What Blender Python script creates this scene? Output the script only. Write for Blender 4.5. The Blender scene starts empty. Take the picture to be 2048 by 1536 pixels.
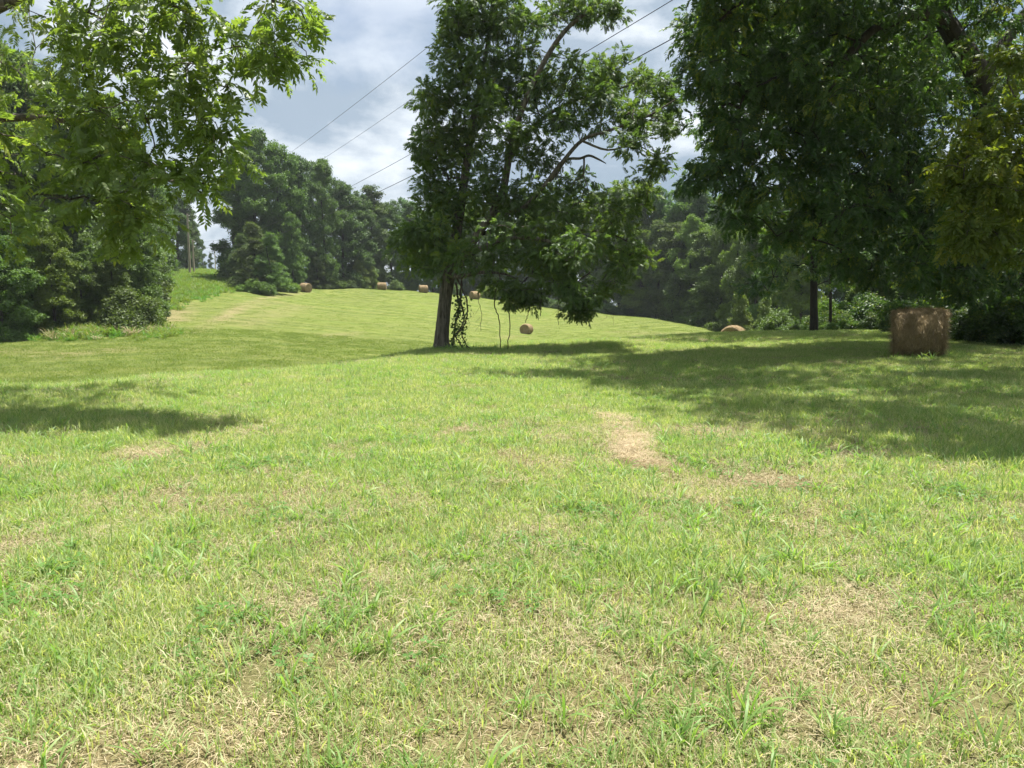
import bpy, math, random
import numpy as np
from mathutils import Vector

# ------------------------------------------------------------------ camera, sky, sun, exposure
SC = bpy.context.scene
F = 1560.0
PITCH = math.radians(6.5)
CAMH = 1.6
COL = SC.collection

cam_d = bpy.data.cameras.new("camera")
cam_d.sensor_width = 36.0
cam_d.lens = F / 2048.0 * 36.0
cam_d.clip_start = 0.05
cam_d.clip_end = 4000.0
cam = bpy.data.objects.new("camera", cam_d)
COL.objects.link(cam)
cam.location = (0, 0, CAMH)
cam.rotation_euler = (math.radians(90) - PITCH, 0, 0)
SC.camera = cam

SUN_EL = math.radians(74)
SUN_AZ = math.radians(50)          # to the right of straight ahead
SUN_DIR = Vector((math.sin(SUN_AZ) * math.cos(SUN_EL), math.cos(SUN_AZ) * math.cos(SUN_EL), math.sin(SUN_EL)))
sd = bpy.data.lights.new("sun", 'SUN')
sd.energy = 4.6
sd.angle = math.radians(0.55)
sd.color = (1.0, 0.96, 0.89)
sun = bpy.data.objects.new("sun", sd)
COL.objects.link(sun)
sun.rotation_euler = SUN_DIR.to_track_quat('Z', 'Y').to_euler()

SC.view_settings.view_transform = 'Standard'
SC.view_settings.look = 'None'
SC.view_settings.gamma = 1.0
SC.view_settings.exposure = 1.36
SC.view_settings.use_curve_mapping = False
SC.render.engine = 'CYCLES'
SC.cycles.max_bounces = 7
SC.cycles.diffuse_bounces = 4
SC.cycles.transmission_bounces = 4
SC.cycles.glossy_bounces = 2
SC.cycles.transparent_max_bounces = 4
SC.cycles.use_denoising = True
SC.cycles.use_adaptive_sampling = True
SC.cycles.adaptive_threshold = 0.02
SC.cycles.caustics_reflective = False
SC.cycles.caustics_refractive = False

W = bpy.data.worlds.new("World")
SC.world = W
W.use_nodes = True
nt = W.node_tree
nt.nodes.clear()


def N(tree, typ, **kw):
    n = tree.nodes.new(typ)
    for k, v in kw.items():
        if k.startswith('i_'):
            n.inputs[k[2:].replace('_', ' ')].default_value = v
        else:
            setattr(n, k, v)
    return n


def mth(tree, op, a, b=None, c=None, clamp=False):
    n = tree.nodes.new('ShaderNodeMath')
    n.operation = op
    n.use_clamp = clamp
    for i, v in enumerate((a, b, c)):
        if v is None:
            continue
        if isinstance(v, (int, float)):
            n.inputs[i].default_value = v
        else:
            tree.links.new(v, n.inputs[i])
    return n.outputs[0]


def mixc(tree, fac, a, b, mode='MIX'):
    n = tree.nodes.new('ShaderNodeMix')
    n.data_type = 'RGBA'
    n.blend_type = mode
    for sock, v in ((n.inputs[0], fac), (n.inputs[6], a), (n.inputs[7], b)):
        if isinstance(v, (int, float)):
            sock.default_value = v
        elif isinstance(v, tuple):
            sock.default_value = v if len(v) == 4 else (*v, 1)
        else:
            tree.links.new(v, sock)
    return n.outputs[2]


def ramp(tree, fac, stops, interp='LINEAR'):
    n = tree.nodes.new('ShaderNodeValToRGB')
    cr = n.color_ramp
    cr.interpolation = interp
    while len(cr.elements) < len(stops):
        cr.elements.new(0.5)
    for e, (p, c) in zip(cr.elements, stops):
        e.position = p
        e.color = (c, c, c, 1) if isinstance(c, (int, float)) else (*c, 1)
    tree.links.new(fac, n.inputs[0])
    return n.outputs[0]


sky = N(nt, 'ShaderNodeTexSky', sky_type='NISHITA', sun_disc=False)
sky.sun_elevation = SUN_EL
sky.sun_rotation = SUN_AZ
sky.air_density = 1.0
sky.dust_density = 1.6
sky.ozone_density = 1.0
tc = nt.nodes.new('ShaderNodeTexCoord')
sep = nt.nodes.new('ShaderNodeSeparateXYZ')
nt.links.new(tc.outputs['Generated'], sep.inputs[0])
zz = mth(nt, 'ADD', mth(nt, 'MAXIMUM', sep.outputs[2], 0.0), 0.16)
cmb = nt.nodes.new('ShaderNodeCombineXYZ')
nt.links.new(mth(nt, 'DIVIDE', sep.outputs[0], zz), cmb.inputs[0])
nt.links.new(mth(nt, 'DIVIDE', sep.outputs[1], zz), cmb.inputs[1])


def noise(tree, vec, scale, detail=4, rough=0.5, dist=0.0, loc=None, sc3=None):
    if loc is not None or sc3 is not None:
        mp = tree.nodes.new('ShaderNodeMapping')
        if loc is not None:
            mp.inputs['Location'].default_value = loc
        if sc3 is not None:
            mp.inputs['Scale'].default_value = sc3
        tree.links.new(vec, mp.inputs[0])
        vec = mp.outputs[0]
    n = tree.nodes.new('ShaderNodeTexNoise')
    n.inputs['Scale'].default_value = scale
    n.inputs['Detail'].default_value = detail
    n.inputs['Roughness'].default_value = rough
    n.inputs['Distortion'].default_value = dist
    if vec is not None:
        tree.links.new(vec, n.inputs['Vector'])
    return n.outputs[0]


cover = ramp(nt, noise(nt, cmb.outputs[0], 0.6, 5, 0.5, 0.2, loc=(5.1, 2.7, 6)), [(0.30, 0.0), (0.44, 1.0)])
body = ramp(nt, noise(nt, cmb.outputs[0], 0.5, 4, 0.45, 0.1, loc=(7.3, 1.9, 4)), [(0.40, 0.0), (0.58, 1.0)])
puffs = ramp(nt, noise(nt, tc.outputs['Generated'], 5.5, 7, 0.55, 0.2, loc=(4.4, 3.1, 2), sc3=(1, 1, 1.9)), [(0.45, 0.0), (0.62, 1.0)])
cloud = mixc(nt, body, (2.3, 3.15, 4.05), (3.3, 4.1, 5.0))
cloud = mixc(nt, puffs, cloud, (7.6, 8.1, 8.6))
# cloud thins and glows round the sun, high above the frame
dt = nt.nodes.new('ShaderNodeVectorMath')
dt.operation = 'DOT_PRODUCT'
nt.links.new(tc.outputs['Generated'], dt.inputs[0])
dt.inputs[1].default_value = SUN_DIR
glow = mth(nt, 'POWER', mth(nt, 'MAXIMUM', dt.outputs['Value'], 0.0), 5.0)
cloud = mixc(nt, mth(nt, 'MULTIPLY', glow, .8), cloud, (13.0, 13.4, 13.8))
low = ramp(nt, sep.outputs[2], [(0.06, 1.0), (0.22, 0.0)])
cover = mth(nt, 'MAXIMUM', cover, low)
skyc = mixc(nt, mth(nt, 'MULTIPLY', cover, 0.96), sky.outputs[0], cloud)
bg = nt.nodes.new('ShaderNodeBackground')
bg.inputs[1].default_value = 0.052
nt.links.new(skyc, bg.inputs[0])
wo = nt.nodes.new('ShaderNodeOutputWorld')
nt.links.new(bg.outputs[0], wo.inputs[0])

# ------------------------------------------------------------------ helpers
rng = np.random.default_rng(11)
CP, SP = math.cos(PITCH), math.sin(PITCH)


def P(px, py, Y):
    """World point on the sight line of photo pixel (2048 wide) at distance Y ahead."""
    yv = (768 - py) / F
    s = Y / (CP + yv * SP)
    return np.array([(px - 1024) / F * s, Y, CAMH + (-SP + yv * CP) * s])


def tag(o, label=None, cat=None, group=None, kind=None):
    if label:
        o['label'] = label
    if cat:
        o['category'] = cat
    if group:
        o['group'] = group
    if kind:
        o['kind'] = kind
    return o


def empty(name, loc=(0, 0, 0), rz=0.0):
    o = bpy.data.objects.new(name, None)
    o.empty_display_size = 0.3
    o.location = loc
    o.rotation_euler = (0, 0, rz)
    COL.objects.link(o)
    return o


def mesh_obj(name, V, faces, mat, parent=None, attrs=None, smooth=False, link=True, loc=None):
    """faces: (n,3) or (n,4) int array, or a list of such arrays."""
    if isinstance(faces, np.ndarray):
        faces = [faces]
    faces = [f for f in faces if len(f)]
    V = np.asarray(V, dtype=np.float32)
    me = bpy.data.meshes.new(name)
    me.vertices.add(len(V))
    me.vertices.foreach_set('co', V.ravel())
    loops = np.concatenate([f.ravel() for f in faces]).astype(np.int32)
    tot = np.concatenate([np.full(len(f), f.shape[1]) for f in faces]).astype(np.int32)
    start = np.concatenate([[0], np.cumsum(tot)[:-1]]).astype(np.int32)
    me.loops.add(len(loops))
    me.loops.foreach_set('vertex_index', loops)
    me.polygons.add(len(tot))
    me.polygons.foreach_set('loop_start', start)
    if smooth:
        me.polygons.foreach_set('use_smooth', np.ones(len(tot), dtype=bool))
    for k, (dom, arr) in (attrs or {}).items():
        a = me.attributes.new(k, 'FLOAT', dom)
        a.data.foreach_set('value', np.asarray(arr, dtype=np.float32))
    me.update(calc_edges=True)
    if mat:
        me.materials.append(mat)
    o = bpy.data.objects.new(name, me)
    if link:
        COL.objects.link(o)
    if parent:
        o.parent = parent
    if loc is not None:
        o.location = loc
    return o


def unit(v):
    v = np.asarray(v, dtype=float)
    return v / np.maximum(np.linalg.norm(v, axis=-1, keepdims=True), 1e-9)


def smooth01(a, b, x):
    t = np.clip((x - a) / (b - a), 0, 1)
    return t * t * (3 - 2 * t)


def _hash(i, j, seed):
    h = (i * 374761393 + j * 668265263 + seed * 1274126177) & 0xFFFFFFFF
    h = ((h ^ (h >> 13)) * 1274126177) & 0xFFFFFFFF
    return ((h ^ (h >> 16)) & 0xFFFF) / 65535.0


def vnoise(x, y, seed=0):
    x = np.asarray(x, float)
    y = np.asarray(y, float)
    xi = np.floor(x).astype(np.int64)
    yi = np.floor(y).astype(np.int64)
    fx = x - xi
    fy = y - yi
    fx = fx * fx * (3 - 2 * fx)
    fy = fy * fy * (3 - 2 * fy)
    a = _hash(xi, yi, seed)
    b = _hash(xi + 1, yi, seed)
    c = _hash(xi, yi + 1, seed)
    d = _hash(xi + 1, yi + 1, seed)
    return (a * (1 - fx) + b * fx) * (1 - fy) + (c * (1 - fx) + d * fx) * fy


def fbm(x, y, seed=0, oct=4):
    s, a, t = 0, 0.5, 0
    for k in range(oct):
        s = s + a * vnoise(x * 2 ** k, y * 2 ** k, seed + k * 17)
        t += a
        a *= 0.55
    return s / t


# ------------------------------------------------------------------ terrain height
COLS = [
    (-900, 12, [(20, -1.2), (30, -1.6), (45, -1.2), (60, -.6), (90, 1), (150, 3)]),
    (-300, 13, [(20, -1.2), (28, -1.9), (38, -1.9), (46, -1.4), (56, -.8), (80, .2), (110, 2), (150, 3)]),
    (0, 14, [(20, -1.2), (28, -1.9), (36, -1.95), (46, -1.5), (56, -.85), (75, 0), (100, 2), (150, 4)]),
    (300, 15.3, [(21, -1.15), (28, -1.7), (36, -1.65), (46, -1.25), (58, -.75), (75, .06), (100, 2.4), (130, 5), (170, 6.5)]),
    (430, 16.1, [(22, -1.1), (30, -1.65), (40, -1.45), (52, -1.0), (75, .1), (100, 2.3), (130, 5.0), (170, 6.8), (230, 8)]),
    (600, 17.2, [(25, -1.35), (38, -1.6), (52, -1.4), (75, -.75), (100, 1.1), (120, 2.6), (140, 3.2), (180, 3.2)]),
    (720, 19.2, [(28, -1.5), (40, -1.9), (55, -1.8), (78, -1.1), (103, .9), (130, 2.75), (150, 2.9), (180, 2)]),
    (850, 22.5, [(32, -1.45), (42, -2.1), (58, -2.15), (80, -1.45), (105, .3), (140, 2.3), (155, 2.2), (180, 1)]),
    (960, 24.5, [(34, -1.5), (46, -2.4), (60, -2.7), (80, -2.4), (108, -.6), (130, 1.2), (145, 1.0), (170, -1)]),
    (1053, 26, [(36, -1.55), (50, -2.6), (75, -3.0), (95, -3.1), (115, -1.35), (135, .35), (150, -.6), (180, -4)]),
    (1180, 28, [(38, -1.4), (52, -2.5), (75, -2.8), (95, -2.8), (115, -1.7), (128, -.9), (145, -2.5), (180, -6)]),
    (1300, 30, [(40, -1.2), (52, -2.1), (72, -2.4), (92, -2.3), (118, -1.75), (135, -3), (160, -6)]),
    (1400, 32, [(42, -1.3), (52, -2.0), (65, -2.35), (80, -2.3), (104, -2.35), (120, -3.6), (150, -6)]),
    (1500, 34, [(48, -1.6), (60, -2.6), (80, -3.2), (110, -5), (150, -7)]),
    (1700, 37, [(50, -1.5), (75, -3), (110, -5), (150, -6)]),
    (2048, 40, [(55, -1.0), (75, -2), (110, -3), (150, -4)]),
    (3000, 42, [(60, -1.0), (110, -2), (150, -3)]),
]


def build_rbf():
    pts, z = [], []
    for px, yc, far in COLS:
        u = (px - 1024) / F
        L = [(2.5, 0), (5, 0), (yc * .55, 0), (yc * .8, 0.0), (yc, -.02), (yc * 1.16, -.40 if yc < 20 else -.34)] + list(far)
        zl = L[-1][1]
        L += [(270, zl), (450, zl), (900, zl)]
        for Y, h in L:
            pts.append((math.atan(u) * 2.6, math.log(Y * math.sqrt(1 + u * u))))
            z.append(h)
    pts = np.array(pts)
    z = np.array(z, float)
    return pts, z


RP, RZ = build_rbf()


def phi_(r):
    return r


def _rbf_fit():
    d = np.linalg.norm(RP[:, None] - RP[None], axis=2)
    n = len(RP)
    A = np.zeros((n + 3, n + 3))
    A[:n, :n] = phi_(d)
    A[:n, :n] -= np.eye(n) * 1e-4
    A[:n, n] = 1
    A[:n, n + 1:] = RP
    A[n, :n] = 1
    A[n + 1:, :n] = RP.T
    return np.linalg.solve(A, np.concatenate([RZ, [0, 0, 0]]))


RW = _rbf_fit()


def Z(x, y):
    x = np.atleast_1d(np.asarray(x, float))
    y = np.atleast_1d(np.asarray(y, float))
    ph = np.arctan2(x, y)
    r = np.maximum(np.hypot(x, y), 2.5)
    out = np.zeros(len(x))
    for s in range(0, len(x), 20000):
        q = np.stack([np.clip(ph[s:s + 20000], -1.0, 1.0) * 2.6, np.log(np.minimum(r[s:s + 20000], 900))], 1)
        # a small fan of samples rounds the interpolant's kinks
        acc = 0
        for da, dr, w in ((0, 0, .4), (.09, 0, .1), (-.09, 0, .1), (0, .05, .2), (0, -.05, .2)):
            qq = q + (da, dr)
            d = np.linalg.norm(qq[:, None] - RP[None], axis=2)
            acc = acc + w * (phi_(d) @ RW[:-3] + RW[-3] + qq @ RW[-2:])
        out[s:s + 20000] = acc
    w = 1 - smooth01(1.2, 2.0, np.abs(ph))
    near = smooth01(2.5, 6.0, np.hypot(x, y))
    out = out * w * near
    rr = np.hypot(x, y)
    out += (fbm(x * .35 + 5, y * .35, 3, 3) - .5) * 0.10 * smooth01(3, 9, rr)
    out += (fbm(x * .06, y * .06 + 9, 8, 3) - .5) * 0.5 * smooth01(40, 90, rr)
    return out


def Z1(x, y):
    return float(Z([x], [y])[0])


_RM = np.geomspace(2.2, 180, 260)


def ground_at(px, py, near_only=False):
    """Where the sight line of a photo pixel meets the ground."""
    yv = (768 - py) / F
    d = np.array([(px - 1024) / F, CP + yv * SP, -SP + yv * CP])
    p = np.array([0, 0, CAMH])[None] + d[None] * _RM[:, None]
    g = Z(p[:, 0], p[:, 1])
    k = np.nonzero(p[:, 2] <= g)[0]
    i = k[0] if len(k) else len(_RM) - 1
    i = max(i, 1)
    a, b = p[i - 1], p[i]
    fa, fb = a[2] - g[i - 1], b[2] - g[i]
    t = fa / max(fa - fb, 1e-6)
    q = a + (b - a) * min(max(t, 0), 1)
    return q


def at(px, Y):
    x = (px - 1024) / F * Y
    return np.array([x, Y, Z1(x, Y)])


# ------------------------------------------------------------------ dryness (mown hay left lying) in ground coordinates
DRY = []


def dry_line(pix, w, s):
    q = np.array([ground_at(*p)[:2] for p in pix])
    DRY.append((q, w, s))


dry_line([(1222, 835), (1245, 865), (1268, 900), (1295, 930)], .17, 1.5)
dry_line([(1310, 935), (1345, 955), (1400, 1000)], .24, .5)
dry_line([(1395, 862), (1480, 858)], .35, .7)
dry_line([(700, 985), (900, 978)], .16, .6)
dry_line([(235, 925), (345, 900)], .3, .6)
dry_line([(540, 975), (580, 1000)], .25, .6)
dry_line([(1880, 940), (2060, 950)], .35, .8)
dry_line([(1470, 940), (1560, 965)], .3, .5)
dry_line([(1080, 1210), (1250, 1200), (1450, 1225), (1750, 1240)], .20, .55)
dry_line([(1250, 1350), (1500, 1330), (1750, 1400)], .3, .35)
dry_line([(900, 790), (970, 778)], .3, .6)
dry_line([(1120, 1100), (1200, 1060)], .2, .4)
dry_line([(350, 1500), (700, 1440), (1100, 1470)], .22, .4)
dry_line([(1740, 720), (1790, 716)], .3, .6)


def seg_dist(x, y, q):
    best = np.full(len(x), 1e9)
    for a, b in zip(q[:-1], q[1:]):
        d = b - a
        t = np.clip(((x - a[0]) * d[0] + (y - a[1]) * d[1]) / max(d @ d, 1e-9), 0, 1)
        best = np.minimum(best, np.hypot(x - a[0] - t * d[0], y - a[1] - t * d[1]))
    return best


def dryness(x, y):
    r = np.hypot(x, y)
    n = fbm(x * 1.3, y * 1.3, 21, 4)
    n2 = fbm(x * .4 + 3, y * .4, 31, 3)
    D = .27 + (n - .5) * 1.35 + (n2 - .5) * .9
    D = D + .30 * smooth01(5.6, 2.8, r) - .22 * smooth01(8, 15, r)
    for q, w, s in DRY:
        lim = (np.abs(x - q[:, 0].mean()) < 5 + np.ptp(q[:, 0])) & (np.abs(y - q[:, 1].mean()) < 5 + np.ptp(q[:, 1]))
        if lim.any():
            dd = seg_dist(x[lim], y[lim], q) + (n[lim] - .5) * w * 2.2
            D[lim] += s * np.exp(-(dd / w) ** 2)
    return np.clip(D, 0, 1.6)


# ------------------------------------------------------------------ materials
def new_mat(name):
    m = bpy.data.materials.new(name)
    m.use_nodes = True
    t = m.node_tree
    t.nodes.clear()
    return m, t, t.nodes.new('ShaderNodeOutputMaterial')


def attr(t, name):
    a = t.nodes.new('ShaderNodeAttribute')
    a.attribute_name = name
    return a.outputs['Fac']


def leaf_mat(name, dark, light, trans, tf=.4, rough=.55, spec=.35, yellow=None, objvar=0.25):
    m, t, out = new_mat(name)
    r = attr(t, 'rnd')
    c = mixc(t, r, dark, light)
    if yellow:
        c = mixc(t, ramp(t, r, [(0.93, 0.0), (0.97, 1.0)]), c, yellow)
    oi = t.nodes.new('ShaderNodeObjectInfo')
    hs = t.nodes.new('ShaderNodeHueSaturation')
    geo = t.nodes.new('ShaderNodeNewGeometry')
    big = noise(t, geo.outputs['Position'], .7, 2)
    t.links.new(mth(t, 'ADD', mth(t, 'MULTIPLY', mth(t, 'SUBTRACT', oi.outputs['Random'], .5), objvar * .12), 0.5), hs.inputs['Hue'])
    t.links.new(mth(t, 'ADD', mth(t, 'MULTIPLY', mth(t, 'SUBTRACT', oi.outputs['Random'], .5), objvar * 1.6),
                    mth(t, 'ADD', mth(t, 'MULTIPLY', big, .7), .65)), hs.inputs['Value'])
    t.links.new(c, hs.inputs['Color'])
    pb = t.nodes.new('ShaderNodeBsdfPrincipled')
    pb.inputs['Roughness'].default_value = rough
    pb.inputs['Specular IOR Level'].default_value = spec
    t.links.new(hs.outputs[0], pb.inputs['Base Color'])
    tr = t.nodes.new('ShaderNodeBsdfTranslucent')
    t.links.new(mixc(t, 1.0, hs.outputs[0], trans, 'MULTIPLY'), tr.inputs[0])
    mx = t.nodes.new('ShaderNodeMixShader')
    mx.inputs[0].default_value = tf
    t.links.new(pb.outputs[0], mx.inputs[1])
    t.links.new(tr.outputs[0], mx.inputs[2])
    t.links.new(mx.outputs[0], out.inputs[0])
    return m


def grass_mat(name, a, b, dry, trans=(1.9, 2.0, .8), tf=.4, drybias=0.0, spec=.3, grain=.9, local=False):
    m, t, out = new_mat(name)
    r = attr(t, 'rnd')
    geo = t.nodes.new('ShaderNodeNewGeometry')
    where = t.nodes.new('ShaderNodeTexCoord').outputs['Object'] if local else geo.outputs['Position']
    n = noise(t, where, grain, 4, .6)
    n2 = noise(t, where, grain * .25, 2, .5)
    c = mixc(t, mth(t, 'ADD', mth(t, 'MULTIPLY', r, .6), mth(t, 'MULTIPLY', n2, .4)), a, b)
    dr = mth(t, 'ADD', mth(t, 'MULTIPLY', mth(t, 'SUBTRACT', n, .5), 1.4), mth(t, 'ADD', mth(t, 'MULTIPLY', mth(t, 'SUBTRACT', r, .5), 1.0), drybias))
    c = mixc(t, mth(t, 'MULTIPLY', dr, 1.0, clamp=True), c, dry)
    pb = t.nodes.new('ShaderNodeBsdfPrincipled')
    pb.inputs['Roughness'].default_value = .5
    pb.inputs['Specular IOR Level'].default_value = spec
    t.links.new(c, pb.inputs['Base Color'])
    tr = t.nodes.new('ShaderNodeBsdfTranslucent')
    t.links.new(mixc(t, 1.0, c, trans, 'MULTIPLY'), tr.inputs[0])
    mx = t.nodes.new('ShaderNodeMixShader')
    mx.inputs[0].default_value = tf
    t.links.new(pb.outputs[0], mx.inputs[1])
    t.links.new(tr.outputs[0], mx.inputs[2])
    t.links.new(mx.outputs[0], out.inputs[0])
    return m


def bark_mat(name, a, b, scale=18, bump=.6, stretch=.18, coord='Object'):
    m, t, out = new_mat(name)
    c = t.nodes.new('ShaderNodeTexCoord')
    n1 = noise(t, c.outputs[coord], scale, 5, .65, .6, sc3=(1, 1, stretch))
    n2 = noise(t, c.outputs[coord], scale * .2, 3, .5)
    col = mixc(t, ramp(t, n1, [(.35, 0.0), (.65, 1.0)]), a, b)
    col = mixc(t, mth(t, 'MULTIPLY', ramp(t, n2, [(.5, 0.0), (.7, 1.0)]), .45), col, tuple(v * .8 + .02 for v in (a[0], a[1] * 1.25, a[2])))
    pb = t.nodes.new('ShaderNodeBsdfPrincipled')
    pb.inputs['Roughness'].default_value = .9
    pb.inputs['Specular IOR Level'].default_value = .15
    t.links.new(col, pb.inputs['Base Color'])
    bp = t.nodes.new('ShaderNodeBump')
    bp.inputs['Strength'].default_value = bump
    bp.inputs['Distance'].default_value = .03
    t.links.new(n1, bp.inputs['Height'])
    t.links.new(bp.outputs[0], pb.inputs['Normal'])
    t.links.new(pb.outputs[0], out.inputs[0])
    return m


M = {}
M['walnut'] = leaf_mat('walnut_leaf', (.092, .142, .040), (.170, .228, .066), (1.9, 2.0, .7), .52, .45, .5, yellow=(.22, .25, .06), objvar=.1)
M['locust'] = leaf_mat('locust_leaf', (.058, .105, .036), (.120, .185, .055), (1.7, 1.8, .7), .45, .5, .35, yellow=(.13, .17, .03), objvar=.1)
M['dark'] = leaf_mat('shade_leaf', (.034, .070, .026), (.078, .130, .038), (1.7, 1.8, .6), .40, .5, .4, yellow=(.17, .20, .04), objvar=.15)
M['olive'] = leaf_mat('olive_leaf', (.085, .125, .026), (.155, .195, .038), (1.7, 1.7, .5), .45, .5, .3, yellow=(.20, .21, .04), objvar=.1)
M['wood_a'] = leaf_mat('broadleaf', (.060, .105, .026), (.115, .175, .042), (1.6, 1.7, .7), .32, .55, .35, objvar=.3)
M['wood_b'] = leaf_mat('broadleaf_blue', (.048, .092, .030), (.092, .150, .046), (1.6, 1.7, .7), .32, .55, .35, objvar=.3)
M['wood_c'] = leaf_mat('broadleaf_light', (.095, .155, .028), (.16, .235, .048), (1.6, 1.7, .6), .36, .55, .35, objvar=.25)
M['cedar'] = leaf_mat('cedar_needle', (.065, .10, .032), (.11, .155, .046), (1.4, 1.5, .7), .25, .6, .25, objvar=.2)
M['bark'] = bark_mat('bark', (.035, .029, .022), (.17, .15, .12), 14, 1.0, .14)
M['bark_dark'] = bark_mat('bark_dark', (.028, .024, .020), (.06, .052, .042))
M['vine'] = bark_mat('vine_bark', (.045, .035, .026), (.085, .07, .05), 40, .4)
M['pole'] = bark_mat('pole_wood', (.26, .22, .17), (.42, .36, .28), 12, .3, .05)
M['grass'] = grass_mat('grass_blade', (.150, .220, .065), (.28, .355, .135), (.56, .52, .33), drybias=.10)
M['tall'] = grass_mat('tall_blade', (.095, .190, .045), (.22, .330, .098), (.44, .44, .22), drybias=-.28, spec=.35)
M['thatch'] = grass_mat('thatch_strand', (.54, .45, .29), (.26, .20, .115), (.24, .30, .11), trans=(1.2, 1.2, 1.0), tf=.2, drybias=.06, spec=.2)
M['hay'] = grass_mat('hay_strand', (.56, .46, .29), (.36, .28, .165), (.62, .53, .36), trans=(1.1, 1.1, 1.0), tf=.2, drybias=-.1, spec=.2)
M['bale_straw'] = grass_mat('bale_straw', (.36, .27, .14), (.10, .07, .034), (.62, .48, .26), trans=(1.1, 1.1, 1.0), tf=.15, drybias=.0, spec=.15, grain=7.0, local=True)
M['clover'] = grass_mat('clover_leaf', (.07, .16, .035), (.12, .23, .05), (.2, .25, .08), drybias=-.5)
M['mown'] = grass_mat('mown_blade', (.085, .135, .026), (.145, .19, .042), (.27, .25, .10), drybias=-.2)

# ground material
m, t, out = new_mat('field_ground')
M['ground'] = m
geo = t.nodes.new('ShaderNodeNewGeometry')
pos = geo.outputs['Position']
dryA = attr(t, 'dry')
farA = attr(t, 'far')
trkA = attr(t, 'track')
rghA = attr(t, 'rough')
n_f = noise(t, pos, 34, 4, .7)
n_m = noise(t, pos, 2.3, 5, .65)
n_l = noise(t, pos, .12, 4, .6)
n_s = noise(t, attr(t, 'mow'), 1.0, 3, .6)
nearc = mixc(t, n_f, (.10, .115, .035), (.24, .225, .10))
nearc = mixc(t, mth(t, 'MULTIPLY', dryA, .75, clamp=True), nearc, mixc(t, n_f, (.16, .12, .06), (.38, .30, .16)))
farc = mixc(t, ramp(t, n_m, [(.3, 0.0), (.7, 1.0)]), (.070, .110, .022), (.130, .160, .038))
farc = mixc(t, ramp(t, n_l, [(.42, 0.0), (.62, 1.0)]), farc, (.110, .155, .028))
farc = mixc(t, mth(t, 'MULTIPLY', ramp(t, n_f, [(.45, 0.0), (.75, 1.0)]), .35), farc, (.22, .215, .08))
farc = mixc(t, mth(t, 'MULTIPLY', ramp(t, noise(t, pos, .9, 4, .7, loc=(40, 3, 0)), [(.56, 0.0), (.72, 1.0)]), .45), farc, (.30, .26, .13))
mowv = attr(t, 'mow')
wv = t.nodes.new('ShaderNodeTexNoise')
wv.noise_dimensions = '1D'
wv.inputs['Scale'].default_value = .55
wv.inputs['Detail'].default_value = 4
wv.inputs['Roughness'].default_value = .7
t.links.new(mth(t, 'ADD', mowv, mth(t, 'MULTIPLY', n_m, .35)), wv.inputs['W'])
st = ramp(t, wv.outputs[0], [(.40, 0.0), (.62, 1.0)])
farc = mixc(t, mth(t, 'MULTIPLY', st, .5), farc, (.205, .22, .058))
farc = mixc(t, mth(t, 'MULTIPLY', trkA, mth(t, 'ADD', mth(t, 'MULTIPLY', n_m, 1.1), .15), clamp=True), farc, (.27, .215, .12))
rg = mixc(t, n_m, (.12, .19, .03), (.24, .28, .06))
farc = mixc(t, rghA, farc, rg)
gcol = mixc(t, farA, nearc, farc)
pb = t.nodes.new('ShaderNodeBsdfPrincipled')
pb.inputs['Roughness'].default_value = .95
pb.inputs['Specular IOR Level'].default_value = .1
t.links.new(gcol, pb.inputs['Base Color'])
bp = t.nodes.new('ShaderNodeBump')
bp.inputs['Strength'].default_value = .9
bp.inputs['Distance'].default_value = .08
t.links.new(mth(t, 'ADD', n_f, noise(t, pos, 6, 4, .7)), bp.inputs['Height'])
t.links.new(bp.outputs[0], pb.inputs['Normal'])
t.links.new(pb.outputs[0], out.inputs[0])

# ------------------------------------------------------------------ ground sheet
TRACKS = []
for pix, w, s in (
    ([(440, 640), (480, 612), (530, 596), (585, 588), (620, 584)], .7, .6),
    ([(380, 668), (430, 640), (490, 617), (560, 603)], .7, .35),
    ([(480, 650), (540, 628), (600, 612)], 1.6, .35),
    ([(650, 672), (690, 668), (720, 664)], .8, .45),
    ([(1000, 676), (1040, 672)], .8, .5),
    ([(20, 700), (140, 712), (240, 702)], 1.2, .45),
    ([(60, 662), (170, 672), (250, 668)], 1.0, .6),
    ([(190, 700), (225, 698)], 1.0, .5),
    ([(340, 560), (352, 600), (345, 640)], 1.6, .9),
    ([(1230, 662), (1330, 672), (1400, 668)], 1.5, .3),
    ([(1010, 598), (1030, 596)], 1.2, .6),
):
    TRACKS.append((np.array([ground_at(*p)[:2] for p in pix]), w, s))


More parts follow.
